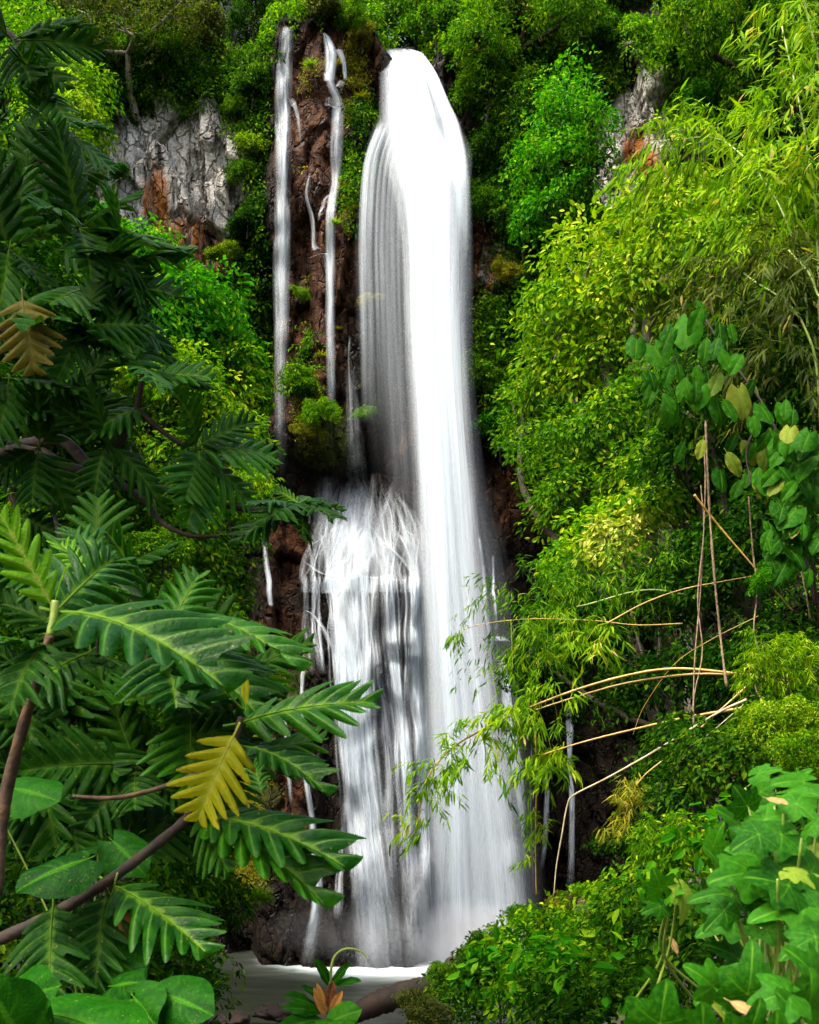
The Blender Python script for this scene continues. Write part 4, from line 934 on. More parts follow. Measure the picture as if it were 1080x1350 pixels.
tree('leafy_tree', 'dark green tree on the left bank behind the breadfruit branch', 'tree', gbase(180, 15), [(230, 700, 15.5, 75, 60, 1.2), (140, 680, 15, 90, 80, 1.3), (280, 770, 16.5, 50, 60, 1.1), (190, 800, 15, 90, 80, 1.3), (60, 760, 14, 90, 110, 1.3), (310, 690, 17, 40, 50, 1)], 'mid', .12, 11, .34, 34, .12, seed=34)
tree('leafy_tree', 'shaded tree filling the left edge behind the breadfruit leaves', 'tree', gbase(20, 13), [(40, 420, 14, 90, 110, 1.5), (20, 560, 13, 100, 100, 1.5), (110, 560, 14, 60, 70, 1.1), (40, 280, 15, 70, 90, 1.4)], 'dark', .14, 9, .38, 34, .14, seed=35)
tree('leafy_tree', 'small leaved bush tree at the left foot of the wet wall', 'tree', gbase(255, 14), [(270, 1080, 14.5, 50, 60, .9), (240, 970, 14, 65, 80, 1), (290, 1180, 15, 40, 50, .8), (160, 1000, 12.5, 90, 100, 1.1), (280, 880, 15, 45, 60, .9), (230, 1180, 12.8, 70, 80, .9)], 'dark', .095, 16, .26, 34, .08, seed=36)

# right bank
tree('leafy_tree', 'large pale lime tree arching over the right bank', 'tree', gbase(960, 17), [(770, 370, 19.5, 55, 45, 1.2), (730, 440, 19.5, 48, 45, 1.1), (830, 330, 19.3, 60, 40, 1.2), (800, 430, 19, 70, 50, 1.3), (880, 300, 18.5, 70, 35, 1.2), (870, 390, 18.5, 75, 50, 1.4), (740, 500, 19.5, 52, 40, 1.1), (790, 500, 19, 60, 40, 1.1), (940, 350, 18, 70, 60, 1.4)], 'lime', .15, 5.0, .60, 74, .18, 'pale_bark', gaps=.5, seed=41, droop=1.1)
tree('leafy_tree', 'mid green tree under the pale lime tree right of the main fall', 'tree', gbase(930, 16.5), [(730, 600, 18.5, 60, 50, 1.2), (800, 590, 18, 70, 60, 1.3), (690, 540, 20.5, 40, 40, 1), (750, 660, 17.8, 55, 50, 1.1), (850, 540, 17, 60, 60, 1.2), (830, 650, 17, 60, 50, 1.2)], 'mid', .12, 7, .44, 52, .14, seed=42)
tree('leafy_tree', 'yellow green layered tree behind the hanging vines', 'tree', gbase(960, 15), [(850, 680, 15.5, 55, 35, .9), (800, 700, 15.8, 50, 36, .9), (880, 610, 15.5, 40, 30, .8), (900, 590, 15.4, 40, 26, .7), (760, 740, 16.2, 45, 40, .9)], 'bright', .12, 12, .32, 34, .1, 'pale_bark', seed=43)
tree('leafy_tree', 'sprig of cream yellow leaves at the end of a branch over the right bank', 'tree', gbase(950, 14.5), [(815, 705, 14.8, 24, 18, .35), (832, 690, 14.8, 14, 12, .3), (800, 725, 14.8, 16, 12, .3)], 'cream', .13, 14, .26, 26, .04, 'pale_bark', seed=44)
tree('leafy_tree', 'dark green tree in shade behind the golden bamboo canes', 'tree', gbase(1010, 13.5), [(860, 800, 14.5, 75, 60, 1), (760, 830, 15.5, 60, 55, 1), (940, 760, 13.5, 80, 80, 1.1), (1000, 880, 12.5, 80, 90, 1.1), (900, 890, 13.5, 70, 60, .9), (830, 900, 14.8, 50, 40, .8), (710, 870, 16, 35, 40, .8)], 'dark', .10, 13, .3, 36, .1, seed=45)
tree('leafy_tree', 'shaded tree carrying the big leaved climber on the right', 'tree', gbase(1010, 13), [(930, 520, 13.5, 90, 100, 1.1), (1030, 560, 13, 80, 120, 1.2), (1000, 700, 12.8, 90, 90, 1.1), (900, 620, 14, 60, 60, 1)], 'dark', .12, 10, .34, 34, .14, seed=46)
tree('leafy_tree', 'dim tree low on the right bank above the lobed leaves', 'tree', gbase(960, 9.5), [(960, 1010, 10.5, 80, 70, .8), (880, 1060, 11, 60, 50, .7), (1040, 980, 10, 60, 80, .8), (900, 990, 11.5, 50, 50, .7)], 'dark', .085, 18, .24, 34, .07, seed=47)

# bamboo grove at the upper right
def bamboo_clump(label, lobes, culms, base, mat='bamboo', leaf=.2, per_m2=11, seed=51):
    lob = px_lobes(lobes); base = np.asarray(base, float)
    root = thing('bamboo', label, 'bamboo', base)
    C, O = lobe_shell(lob, per_m2, seed, .40, .3, .4); g = Geo(); sprays(g, C, O, .62, 24, leaf, .8)
    obj('foliage', g.mesh('foliage', [G[mat]], False, base), root)
    for pts in culms:
        b = Geo(); pp = [base + rng.normal(size=3) * [.3, .3, 0]] + [P(*q) for q in pts]
        tube(b, pp, [.022] + [.018 - .013 * i / len(pts) for i in range(len(pts))], 50, 7, 0, 16)
        obj('culm', b.mesh('culm', [M['green_stem']], True, base), root)
    return root
bamboo_clump('tall feathery lime bamboo leaning in at the top right', [(1040, 60, 12.5, 50, 60, .9), (1060, 160, 12, 60, 70, 1), (1000, 250, 12.5, 60, 50, .9), (925, 190, 13.5, 36, 20, .5), (890, 205, 13.5, 26, 18, .4), (950, 200, 13.2, 45, 30, .6), (1040, 300, 12, 70, 60, 1)],
             [[(1070, 500, 12.2), (1040, 300, 12.2), (960, 190, 13), (880, 185, 13.5)], [(1080, 400, 12.2), (1065, 200, 12.2), (1030, 30, 12.5)], [(1090, 400, 12), (1090, 150, 12), (1050, -40, 12)]], gbase(1085, 12), seed=51)
bamboo_clump('olive shaded bamboo foliage hanging at the right edge above the climber', [(1050, 400, 11.5, 60, 60, .8), (1000, 370, 12, 60, 50, .8), (1040, 490, 11.5, 60, 50, .7), (960, 400, 12.4, 50, 40, .7)],
             [[(1085, 600, 11.5), (1060, 430, 11.5), (980, 360, 12)], [(1090, 500, 11.3), (1075, 380, 11.3), (1040, 330, 11.5)]], gbase(1095, 11.4), 'olive', .18, 14, 52)
bamboo_clump('fine leaved green bamboo drooping low beside the main fall', [(740, 810, 13.6, 60, 40, .7), (700, 860, 13.5, 40, 50, .6), (780, 770, 14, 60, 40, .7), (690, 780, 14.5, 22, 30, .4), (840, 760, 13.6, 60, 40, .7)],
             [[(1000, 860, 13), (880, 780, 13.3), (760, 800, 13.5)]], gbase(1010, 12.6), 'mid', .13, 16, 53)

# ------------------------------------------------------------------ low growth on the banks (uncountable)
def undergrowth(label, lobes, mat, leaf, per_m2, rc, per, seed, tm=T_KITE):
    C, O = lobe_shell(px_lobes(lobes), per_m2, seed, .36, .25, .4)
    ct = np.clip((fbm(C[:, 0], C[:, 1], C[:, 2], seed + 4, 2) - .5) * 2 + .5, 0, 1) * .6 + .4 * rng.random(len(C))
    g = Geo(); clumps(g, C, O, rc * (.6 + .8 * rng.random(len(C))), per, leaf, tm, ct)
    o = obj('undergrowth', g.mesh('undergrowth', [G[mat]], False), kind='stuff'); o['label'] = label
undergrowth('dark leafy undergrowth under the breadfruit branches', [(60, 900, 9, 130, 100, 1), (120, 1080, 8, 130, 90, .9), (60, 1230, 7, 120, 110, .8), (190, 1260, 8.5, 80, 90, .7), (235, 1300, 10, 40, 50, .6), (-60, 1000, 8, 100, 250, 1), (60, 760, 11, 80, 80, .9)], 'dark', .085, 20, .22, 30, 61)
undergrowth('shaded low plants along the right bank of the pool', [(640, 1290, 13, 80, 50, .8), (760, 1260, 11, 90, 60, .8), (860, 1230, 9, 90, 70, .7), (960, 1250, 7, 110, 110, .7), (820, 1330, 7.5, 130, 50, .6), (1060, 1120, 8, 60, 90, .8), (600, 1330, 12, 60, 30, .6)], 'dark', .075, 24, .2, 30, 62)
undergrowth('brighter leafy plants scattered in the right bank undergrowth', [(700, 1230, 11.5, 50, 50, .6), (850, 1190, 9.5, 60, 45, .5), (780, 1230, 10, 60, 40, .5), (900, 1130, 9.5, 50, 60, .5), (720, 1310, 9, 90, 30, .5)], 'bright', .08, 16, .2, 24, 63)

undergrowth('broad emerald leaves scattered through the right bank undergrowth', [(720, 1260, 9, 70, 60, .6), (860, 1200, 8.5, 70, 60, .5), (800, 1300, 7.5, 90, 50, .5), (930, 1090, 8.5, 50, 60, .5), (650, 1290, 11, 60, 40, .6)], 'emerald', .17, 5, .22, 9, 64)
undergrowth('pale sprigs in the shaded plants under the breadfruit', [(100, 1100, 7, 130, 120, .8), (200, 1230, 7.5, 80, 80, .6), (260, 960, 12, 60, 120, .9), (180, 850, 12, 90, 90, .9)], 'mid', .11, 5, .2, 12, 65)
for (u, v, Y, ru, mat, kind, lab) in [
    (1040, 870, 8.5, 52, 'lime', 'bamboo', 'lime feathery bush at the right edge below the climber'),
    (1020, 950, 8.2, 60, 'lime', 'fine', 'bright yellow green bush at the right edge above the lobed leaves'),
    (1060, 1000, 7.6, 50, 'bright', 'fine', 'bright green bush touching the right border above the lobed leaves'),
    (1020, 760, 10.5, 34, 'emerald', 'fine', 'emerald bush where the crossing reed ends at the right'),
    (820, 1120, 12, 34, 'dark', 'dome', 'dark bush at the edge of the black recess'),
    (890, 1110, 9.5, 48, 'bright', 'bamboo', 'yellowish fern bush below the yellow bamboo tip'),
    (800, 1185, 11, 44, 'bright', 'fine', 'sunlit bush in front of the pinkish boulder'),
    (700, 1215, 13.5, 36, 'mid', 'dome', 'mid green bush against the white foot of the main fall'),
    (645, 1245, 13.5, 40, 'dark', 'dome', 'dark bush silhouetted against the foam at the foot of the main fall'),
    (580, 1280, 13, 24, 'mid', 'fine', 'small sparse plant left of the brown boulder by the pool'),
    (720, 1270, 9.5, 52, 'emerald', 'dome', 'emerald broad leaved bush low in the middle of the right bank'),
    (660, 1300, 11, 48, 'dark', 'dome', 'dark leafy bush right of the brown boulder'),
    (560, 1330, 10.5, 40, 'olive', 'fine', 'olive bush at the bottom edge right of the log'),
    (830, 1290, 7.5, 60, 'mid', 'dome', 'mid green bush at the bottom edge left of the lobed leaves'),
    (740, 1190, 12.5, 22, 'yellow', 'bamboo', 'rusty yellow dry clump at the foot of the hanging bamboo stalk'),
    (275, 1150, 15, 40, 'mid', 'fine', 'mid green bush at the base of the wet wall left of the pool'),
    (340, 1180, 17, 16, 'bright', 'dome', 'small bright plant on the left pool bank below the wall'),
    (245, 1240, 12, 30, 'mid', 'dome', 'low mid green bush beside the left end of the pool'),
    (300, 830, 15, 36, 'bright', 'bamboo', 'ferny bright plant beside the dark wall at mid left'),
    (215, 720, 13, 40, 'mid', 'dome', 'leafy bush just under the long breadfruit branch'),
    (330, 640, 16, 34, 'bright', 'bamboo', 'palm like bright plant behind the breadfruit branch tip'),
    (120, 300, 17, 44, 'emerald', 'dome', 'emerald bush behind the upper breadfruit leaves'),
]:
    shrub(u, v, Y, ru, mat, kind, lab, 'bushes on the banks of the pool')

# ------------------------------------------------------------------ big leaves
def strip_leaf(half, n_l, W, lob=1.0, web=.3, fwd=.75, droop=.25, arch=.03, cup=.12, seed=0, spl=14, ns=7, angs=None, tip_pow=.55, wave=0.0):
    """a leaf 1 long along +Y: midrib plus a sheet on either side cut into n_l forward-pointing lobes (n_l=0: entire)"""
    r = np.random.default_rng(seed)
    nt_ = (n_l * spl + 1) if n_l else 30
    t = np.linspace(.0, 1, nt_); g = Geo()
    ph = (t * n_l) % 1.0 if n_l else np.full(nt_, .5)
    li = np.minimum((t * n_l).astype(int), max(n_l - 1, 0)) if n_l else np.zeros(nt_, int)
    for sd in (-1, 1):
        full = half(t) * W * (1 + .12 * (vnoise(t * 3, sd, seed, 5) - .5))
        if n_l:
            jl = 1 + .34 * (r.random(n_l) - .5)
            prof = np.clip(np.sin(np.pi * np.clip(ph, 0, 1)), 0, 1) ** tip_pow
            lm = web + (1 - web) * prof * lob
            full = full * lm * jl[li]
        s = np.linspace(0, 1, ns)
        ang = fwd * (.55 + .6 * t)                         # lobes lean forward more towards the tip
        if angs: ang = angs[0] + (angs[1] - angs[0]) * t ** .7
        dx = np.cos(ang); dy = np.sin(ang)
        Xp = sd * full[:, None] * s[None, :] * dx[:, None]
        Yp = t[:, None] + full[:, None] * s[None, :] * dy[:, None]
        rad = full[:, None] * s[None, :]
        Zp = -droop * t[:, None] ** 2 + cup * np.abs(Xp) - (cup * 1.6 + .5 * r.random()) * np.abs(Xp) ** 1.9 * 2.2
        if n_l:
            Zp = Zp + arch * np.cos(2 * np.pi * (ph[:, None] - .5)) * np.clip(rad * 5, 0, 1)
            Zp = Zp - (.10 * (r.random(n_l)[li][:, None] - .3)) * s[None, :] ** 2
        if wave: Zp = Zp + wave * np.sin(t[:, None] * 19 + sd) * s[None, :] ** 2
        if n_l: ve = np.clip(1 - np.abs(ph[:, None] - .5) * 13, 0, 1) * (.8 - .7 * s[None, :])
        else: ve = np.clip(1 - np.abs(((t[:, None] - .25 * s[None, :]) * 9) % 1 - .5) * 9, 0, 1) * .45 * (1 - .6 * s[None, :])
        ve = np.maximum(ve, np.clip(1 - rad / .013, 0, 1))
        V = np.stack([Xp, Yp, Zp], -1).reshape(-1, 3)
        i = np.arange(nt_ - 1)[:, None]; j = np.arange(ns - 1)[None, :]
        q = np.stack([i * ns + j, i * ns + j + 1, (i + 1) * ns + j + 1, (i + 1) * ns + j], -1).reshape(-1, 4)
        if sd < 0: q = q[:, ::-1]
        g.add(V, [q], vein=ve.ravel(), edge=np.repeat(s[None, :], nt_, 0).ravel())
    ymax = max(v[:, 1].max() for v in g.V); g.V = [v / np.array([ymax ** .5, ymax, ymax]) for v in g.V]
    # midrib and stalk
    c = np.stack([0 * t, t / ymax, (-droop * t ** 2 + .004) / ymax], -1); st = np.array([[0, -.16, .03], [0, -.08, .012]])
    pts = np.vstack([st, c[::max(1, nt_ // 9)]])
    gg = Geo(); tube(gg, pts, np.linspace(.011, .003, len(pts)), 20, 5)
    g.add(np.concatenate(gg.V), gg.F, vein=np.ones(gg.n), edge=np.zeros(gg.n))
    return g

def hw_bread(t): return np.clip(np.sin(np.pi * np.clip(t * .86 + .12, 0, 1)), 0, 1) ** .62
def hw_young(t): return np.clip(np.sin(np.pi * np.clip(t * .90 + .08, 0, 1)), 0, 1) ** .7

def fan_leaf(radius, seed=0, droop=.2, cup=.15, nth=145, nr=9, a0=2.95, lobes=(), crease=.012):
    """a leaf spread round its stalk: radius(theta), theta 0 towards the tip (+Y); scaled so the tip is at y = 1"""
    th = np.linspace(-a0, a0, nth); rr = np.linspace(0, 1, nr)
    R = radius(th); x = R[:, None] * rr[None, :] * np.sin(th)[:, None]; y = R[:, None] * rr[None, :] * np.cos(th)[:, None]
    rd = np.hypot(x, y)
    z = -droop * np.clip(y, -1, 1.3) ** 2 * np.sign(y) * (y > 0) + cup * np.abs(x) - (cup * 1.3 + .3) * x ** 2 + .05 * np.sin(th * 2.3 + seed * 1.7)[:, None] * rr[None, :] ** 2 + .012 * np.sin(th * 9 + seed)[:, None] * rr[None, :] ** 2
    ve = np.zeros_like(x)
    for a in lobes:
        ve = np.maximum(ve, np.clip(1 - np.abs(th[:, None] - a) * rd / .012, 0, 1) * .9 * (rr[None, :] < .9))
        z = z - crease * np.exp(-((th[:, None] - a) / .12) ** 2) * rr[None, :]
    sec = np.clip(1 - np.abs(((rd * 6 + np.abs(th[:, None]) * 1.3) % 1) - .5) * 9, 0, 1) * .25
    ve = np.maximum(ve, sec)
    V = np.stack([x, y, z], -1).reshape(-1, 3)
    i = np.arange(nth - 1)[:, None]; j = np.arange(nr - 1)[None, :]
    q = np.stack([i * nr + j, (i + 1) * nr + j, (i + 1) * nr + j + 1, i * nr + j + 1], -1).reshape(-1, 4)
    g = Geo(); g.add(V, [q[:, ::-1]], vein=ve.ravel(), edge=np.repeat(rr[None, :], nth, 0).ravel())
    gg = Geo(); tube(gg, [[0, -.55, -.35], [0, -.25, -.10], [0, 0, .0]], [.010, .011, .012], 10, 5)
    g.add(np.concatenate(gg.V), gg.F, vein=np.ones(gg.n), edge=np.zeros(gg.n))
    return g

def r_heart(th): a = np.abs(th); return (0.50 + .13 * np.cos(a)) * (1 - .25 * np.exp(-((a - np.pi) / .35) ** 2)) * (1 + .62 * np.exp(-(a / .42) ** 2)) * .88 * (1 - .08 * np.exp(-((a - 1.1) / .4) ** 2))
def r_lobed(th):
    a = np.abs(th); r = .50 + 0 * a
    for c, h, w in ((0, .56, .36), (1.0, .30, .34), (1.95, .20, .36), (2.6, .08, .3)): r = np.maximum(r, .30 + h * np.clip(1 - np.abs(a - c) / w, 0, 1) ** 1.0 * .98) if False else r + h * np.exp(-((a - c) / w) ** 2) * .86
    return r
LEAF = {}
def leaf_kind(k, n):
    for i in range(n):
        s = 100 * len(LEAF) + i
        LEAF[(k, i)] = (strip_leaf(hw_bread, 7, .48, 1, .20, .85, (.12, .42, .25, .34, .18)[i % 5], .014, (.10, .16, .04, .2, .08)[(i * 3 + 1) % 5], s, tip_pow=.75) if k == 'bread' else
                        strip_leaf(hw_young, 6, .42, 1, .16, .95, .10 + .1 * i, .012, .30, s, tip_pow=.8) if k == 'young' else
                        strip_leaf(lambda t: (1 - t ** 2.2) ** .8 * (.8 + .35 * np.sin(np.pi * t)), 0, .42, droop=.12 + .12 * i, cup=.28, seed=s, wave=.014, angs=(-1.05, .75), ns=9) if k == 'heart' else
                        fan_leaf(r_lobed, s, .18 + .12 * i, .12, lobes=(0, 1.0, -1.0, 1.95, -1.95), crease=.012) if k == 'lobed' else
                        strip_leaf(lambda t: np.sin(np.pi * np.clip(t, 0, 1) ** .8) ** .75, 0, .27, droop=.15 + .1 * i, cup=.25, seed=s, wave=.015 if k == 'oval' else .03))
for k, n in (('bread', 10), ('young', 2), ('heart', 3), ('lobed', 4), ('oval', 3)): leaf_kind(k, n)
_lm = {}
def leaf_mesh(kind, var, mat):
    k = (kind, var, mat)
    if k not in _lm: _lm[k] = LEAF[(kind, var)].mesh('leaf', [M[mat]])
    return _lm[k]

def put_leaf(root, kind, mat, base, tip, up, width=1.0, label=None, name='leaf', var=None):
    nvar = sum(1 for a in LEAF if a[0] == kind)
    o = bpy.data.objects.new(name, leaf_mesh(kind, int(rng.integers(nvar)) if var is None else var, mat)); COL.objects.link(o)
    b, t = Vector(base), Vector(tip); y = t - b; L = y.length; y.normalize()
    z = Vector([float(c) for c in up]); z = (z - y * z.dot(y)).normalized(); x = y.cross(z)
    m = Matrix(((x.x * L * width, y.x * L, z.x * L, b.x), (x.y * L * width, y.y * L, z.y * L, b.y), (x.z * L * width, y.z * L, z.z * L, b.z), (0, 0, 0, 1)))
    o.parent = root; o.matrix_local = Matrix.Translation(-root.location) @ m
    if label: o['label'] = label
    return o

def stem_part(root, name, pts, radii, mat, n=40, sides=8, bumps=.12, nodes=0):
    g = Geo(); tube(g, pts, radii, n, sides, bumps, nodes)
    return obj(name, g.mesh(name, [M[mat]], True, np.array(root.location)), root)

def rosette(root, node, axis, n, L, mat, kind='bread', spread=1.0, upb=.5, dmat=None):
    node = np.asarray(node, float); axis = nrm(np.asarray(axis, float))
    x = nrm(np.cross(axis, [.2, .3, .9])); y = np.cross(axis, x); a0 = rng.random() * 6.28
    for i in range(n):
        a = a0 + i * 2.4 + rng.normal() * .25
        d = nrm(axis * (.45 + .35 * rng.random()) + spread * (np.cos(a) * x + np.sin(a) * y) + np.array([0, 0, -.15 - .3 * rng.random()]))
        l = L * (.75 + .45 * rng.random()); b = node + d * .05 * L * 2
        up = nrm(np.array([0, -.35, upb]) + axis * .5 + rng.normal(size=3) * .35)
        put_leaf(root, kind, mat if dmat is None or rng.random() < .6 else dmat, b, b + d * l, up, .8 + .35 * rng.random())

# ---- the tall breadfruit tree at the left
BY = 5.6
bt = thing('breadfruit_tree', 'large dark breadfruit tree with deeply lobed leaves filling the upper left', 'tree', gbase(-60, 6.2))
stem_part(bt, 'trunk', [np.array(bt.location), P(-80, 900, 6.3), P(-60, 640, 6.2), P(-40, 420, 6), P(-30, 200, 6), P(-40, -20, 6)], [.13, .12, .11, .09, .07, .05], 'dark_bark', 60, 10, .15)
for pts, r in [([P(-60, 640, 6.2), P(20, 590, 5.8), P(90, 615, BY), P(150, 632, BY), P(235, 650, BY), P(330, 672, BY), P(396, 666, BY)], [.04, .034, .028, .024, .02, .016, .011]),
               ([P(150, 632, BY), P(190, 660, 5.5), P(215, 690, 5.4), P(250, 706, 5.4), P(290, 707, 5.4)], [.02, .016, .013, .011, .008]),
               ([P(20, 590, 5.8), P(80, 580, 5.6), P(120, 612, 5.5), P(155, 585, 5.4), P(180, 540, 5.4), P(188, 490, 5.4)], [.035, .03, .027, .022, .017, .012]),
               ([P(-40, 420, 6), P(30, 440, 5.8), P(80, 470, 5.7), P(110, 430, 5.6), P(130, 380, 5.6)], [.035, .03, .024, .018, .012]),
               ([P(-30, 230, 6), P(20, 222, 5.8), P(60, 210, 5.6), P(75, 250, 5.5), P(110, 300, 5.5)], [.03, .026, .022, .016, .012]),
               ([P(-40, 60, 6), P(0, 40, 5.7), P(30, 60, 5.6)], [.03, .02, .012]),
               ([P(30, 222, 5.8), P(60, 190, 5.7), P(70, 165, 5.6)], [.02, .014, .01]),
               ([P(180, 540, 5.4), P(230, 580, 5.4), P(265, 592, 5.4)], [.016, .012, .009]),
               ([P(20, 590, 5.8), P(60, 640, 5.5), P(80, 720, 5.3), P(90, 800, 5.2)], [.02, .014, .010, .007])]:
    stem_part(bt, 'branch', pts, r, 'dark_bark', 40, 7, .2)
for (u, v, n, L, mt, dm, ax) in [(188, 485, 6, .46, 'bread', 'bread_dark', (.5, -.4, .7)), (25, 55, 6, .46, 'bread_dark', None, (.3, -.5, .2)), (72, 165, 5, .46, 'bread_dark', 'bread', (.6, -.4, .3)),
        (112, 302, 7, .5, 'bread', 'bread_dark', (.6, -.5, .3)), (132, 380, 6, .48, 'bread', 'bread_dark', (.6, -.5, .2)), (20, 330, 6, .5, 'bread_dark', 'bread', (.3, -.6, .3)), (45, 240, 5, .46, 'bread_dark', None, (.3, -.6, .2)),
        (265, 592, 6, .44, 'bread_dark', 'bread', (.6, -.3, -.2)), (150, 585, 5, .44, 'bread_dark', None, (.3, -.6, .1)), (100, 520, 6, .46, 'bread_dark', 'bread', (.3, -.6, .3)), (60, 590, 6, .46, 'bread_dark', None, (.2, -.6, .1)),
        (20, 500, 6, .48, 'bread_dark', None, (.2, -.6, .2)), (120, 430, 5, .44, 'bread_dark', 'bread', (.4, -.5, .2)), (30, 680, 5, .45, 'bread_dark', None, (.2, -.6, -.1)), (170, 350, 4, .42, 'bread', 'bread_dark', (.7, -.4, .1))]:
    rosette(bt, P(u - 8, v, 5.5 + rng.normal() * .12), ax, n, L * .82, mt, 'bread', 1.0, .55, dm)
# the tip of the long branch, against the falls
for (tu, tv, yy, mt, up) in [(452, 656, 5.5, 'bread_dark', (0, -.3, 1)), (446, 668, 5.3, 'bread_dark', (0, -.2, 1)), (408, 700, 5.3, 'bread_dark', (.8, -.6, .3)), (362, 640, 5.6, 'bread_young', (0, -.9, .5)), (330, 652, 5.3, 'bread', (0, -.5, .9)),
                             (345, 668, 5.2, 'bread_dark', (0, -.4, 1)), (300, 700, 5.4, 'bread', (0, -.5, .9)), (420, 640, 5.8, 'bread', (0, -.8, .6))]:
    b = P(394, 664, BY); put_leaf(bt, 'bread', mt, b, P(tu, tv, yy), up, .9)
put_leaf(bt, 'bread', 'bread_olive', P(30, 395, 5.0), P(34, 472, 4.9), (0, -1, .3), 1.3, 'old olive brown leaf hanging down')
put_leaf(bt, 'oval', 'bread_young', P(195, 500, 5.4), P(196, 465, 5.4), (.3, -1, 0), .45, 'pale unopened leaf bud', 'leaf_bud')
for (b_, t_, up) in [((195, 500, 5.4), (275, 478, 5.3), (0, -.8, .6)), ((130, 385, 5.5), (215, 350, 5.3), (.1, -.9, .5)), ((185, 540, 5.4), (105, 552, 5.2), (0, -.8, .6)), ((240, 480, 5.6), (268, 505, 5.6), (0, -.8, .5)), ((85, 330, 5.4), (155, 318, 5.2), (0, -.9, .5)),
                     ((60, 120, 5.4), (95, 160, 5.3), (.2, -.8, .5)), ((262, 595, 5.4), (268, 685, 5.2), (.7, -.7, .1)), ((150, 345, 5.5), (150, 440, 5.3), (.3, -.9, .2))]:
    put_leaf(bt, 'bread', 'bread', P(*b_), P(*t_), up, 1.1)

# ---- the young breadfruit in front: lit stem at the lower left
ba = thing('breadfruit_sapling', 'upright breadfruit shoot with bright young leaves at the middle left edge', 'sapling', P(-6, 1180, 3.3))
stem_part(ba, 'stem', [P(-6, 1180, 3.3), P(6, 1060, 3.3), P(30, 960, 3.25), P(52, 890, 3.2), P(66, 838, 3.2)], [.021, .019, .017, .015, .013], 'bark', 50, 9, .15)
stem_part(ba, 'green_tip', [P(66, 838, 3.2), P(71, 815, 3.2), P(73, 792, 3.2)], [.0125, .0125, .012], 'green_stem', 14, 9, .08)
A0 = P(73, 800, 3.2)
put_leaf(ba, 'young', 'bread_young', P(66, 795, 3.2), P(-2, 668, 3.1), (.35, -.9, .15), 1.0, 'upright bright yellow green young leaf', var=0)
put_leaf(ba, 'oval', 'bread_young', P(73, 795, 3.2), P(80, 742, 3.18), (-.9, -.4, 0), .42, 'upright rolled leaf bud', 'leaf_bud')
put_leaf(ba, 'bread', 'bread', P(84, 808, 3.2), P(285, 800, 2.9), (.05, -.55, .85), 1.0, 'broad glossy leaf reaching to the right', var=1)
put_leaf(ba, 'bread', 'bread', P(80, 800, 3.3), P(185, 690, 3.6), (.5, -.7, .3), .8)
put_leaf(ba, 'bread', 'bread', P(58, 852, 3.2), P(-20, 810, 3.0), (-.2, -.6, .8), .8)
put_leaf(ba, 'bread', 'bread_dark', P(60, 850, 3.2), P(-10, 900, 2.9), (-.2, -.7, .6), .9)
put_leaf(ba, 'bread', 'bread_young', P(120, 760, 3.5), P(75, 700, 3.6), (.3, -.8, .4), .7)
put_leaf(ba, 'bread', 'bread', P(140, 745, 3.8), P(95, 665, 3.9), (.6, -.7, .2), .8)

# ---- the second young breadfruit: long bough from the lower left corner to the yellow leaf
bb = thing('breadfruit_sapling', 'leaning breadfruit bough with one yellow leaf reaching in front of the cascade', 'sapling', P(-30, 1252, 3.5))
stem_part(bb, 'stem', [P(-30, 1252, 3.5), P(60, 1210, 3.5), P(130, 1170, 3.45), P(200, 1118, 3.45), P(250, 1075, 3.4), P(288, 1020, 3.4), P(310, 975, 3.4), P(318, 945, 3.4)], [.020, .019, .018, .017, .015, .013, .011, .010], 'dark_bark', 60, 9, .2)
stem_part(bb, 'side_branch', [P(96, 1050, 3.6), P(150, 1052, 3.6), P(200, 1042, 3.6), P(250, 1025, 3.55), P(285, 1010, 3.45)], [.006, .008, .008, .009, .009], 'bark', 24, 7, .15)
NB = (318, 942, 3.4)
put_leaf(bb, 'bread', 'bread', P(322, 952, 3.4), P(482, 893, 3.2), (-.25, -.75, .6), .78, 'dark glossy leaf spread towards the falls', var=2)
put_leaf(bb, 'bread', 'bread', P(305, 920, 3.4), P(215, 800, 3.2), (.45, -.7, .5), .9, var=0)
put_leaf(bb, 'bread', 'bread_yellow', P(308, 970, 3.35), P(254, 1076, 3.25), (.1, -.95, .25), 1.15, 'yellow leaf turning brown at its lobe tips', var=1)
put_leaf(bb, 'bread', 'bread', P(326, 985, 3.4), P(428, 992, 3.2), (0, -.45, .9), .75)
put_leaf(bb, 'oval', 'bread_yellow', P(324, 930, 3.38), P(324, 884, 3.36), (.3, -.9, .1), .55, 'upright yellow leaf bud', 'leaf_bud')
put_leaf(bb, 'bread', 'bread', P(272, 1078, 3.4), P(446, 1078, 3.1), (.05, -.6, .8), .8, var=3)
put_leaf(bb, 'bread', 'bread', P(268, 1085, 3.4), P(428, 1112, 3.1), (.05, -.45, .9), .75)
put_leaf(bb, 'bread', 'bread_dark', P(262, 1078, 3.4), P(300, 1140, 3.2), (.1, -.8, .4), .7)
put_leaf(bb, 'bread', 'bread', P(345, 1045, 3.5), P(330, 985, 3.6), (.1, -.9, .3), .6)
put_leaf(bb, 'bread', 'bread', P(150, 1168, 3.45), P(268, 1215, 3.1), (.1, -.6, .7), .8)
put_leaf(bb, 'bread', 'bread_dark', P(70, 1195, 3.45), P(60, 1300, 3.1), (.1, -.9, .3), 1.0)
put_leaf(bb, 'bread', 'bread_dark', P(140, 1180, 3.45), P(120, 1290, 3.2), (.1, -.9, .3), .9)
put_leaf(bb, 'oval', 'dry', P(146, 1180, 3.4), P(182, 1240, 3.35), (.6, -.7, .2), .7, 'curled dry brown leaf', 'dry_leaf')

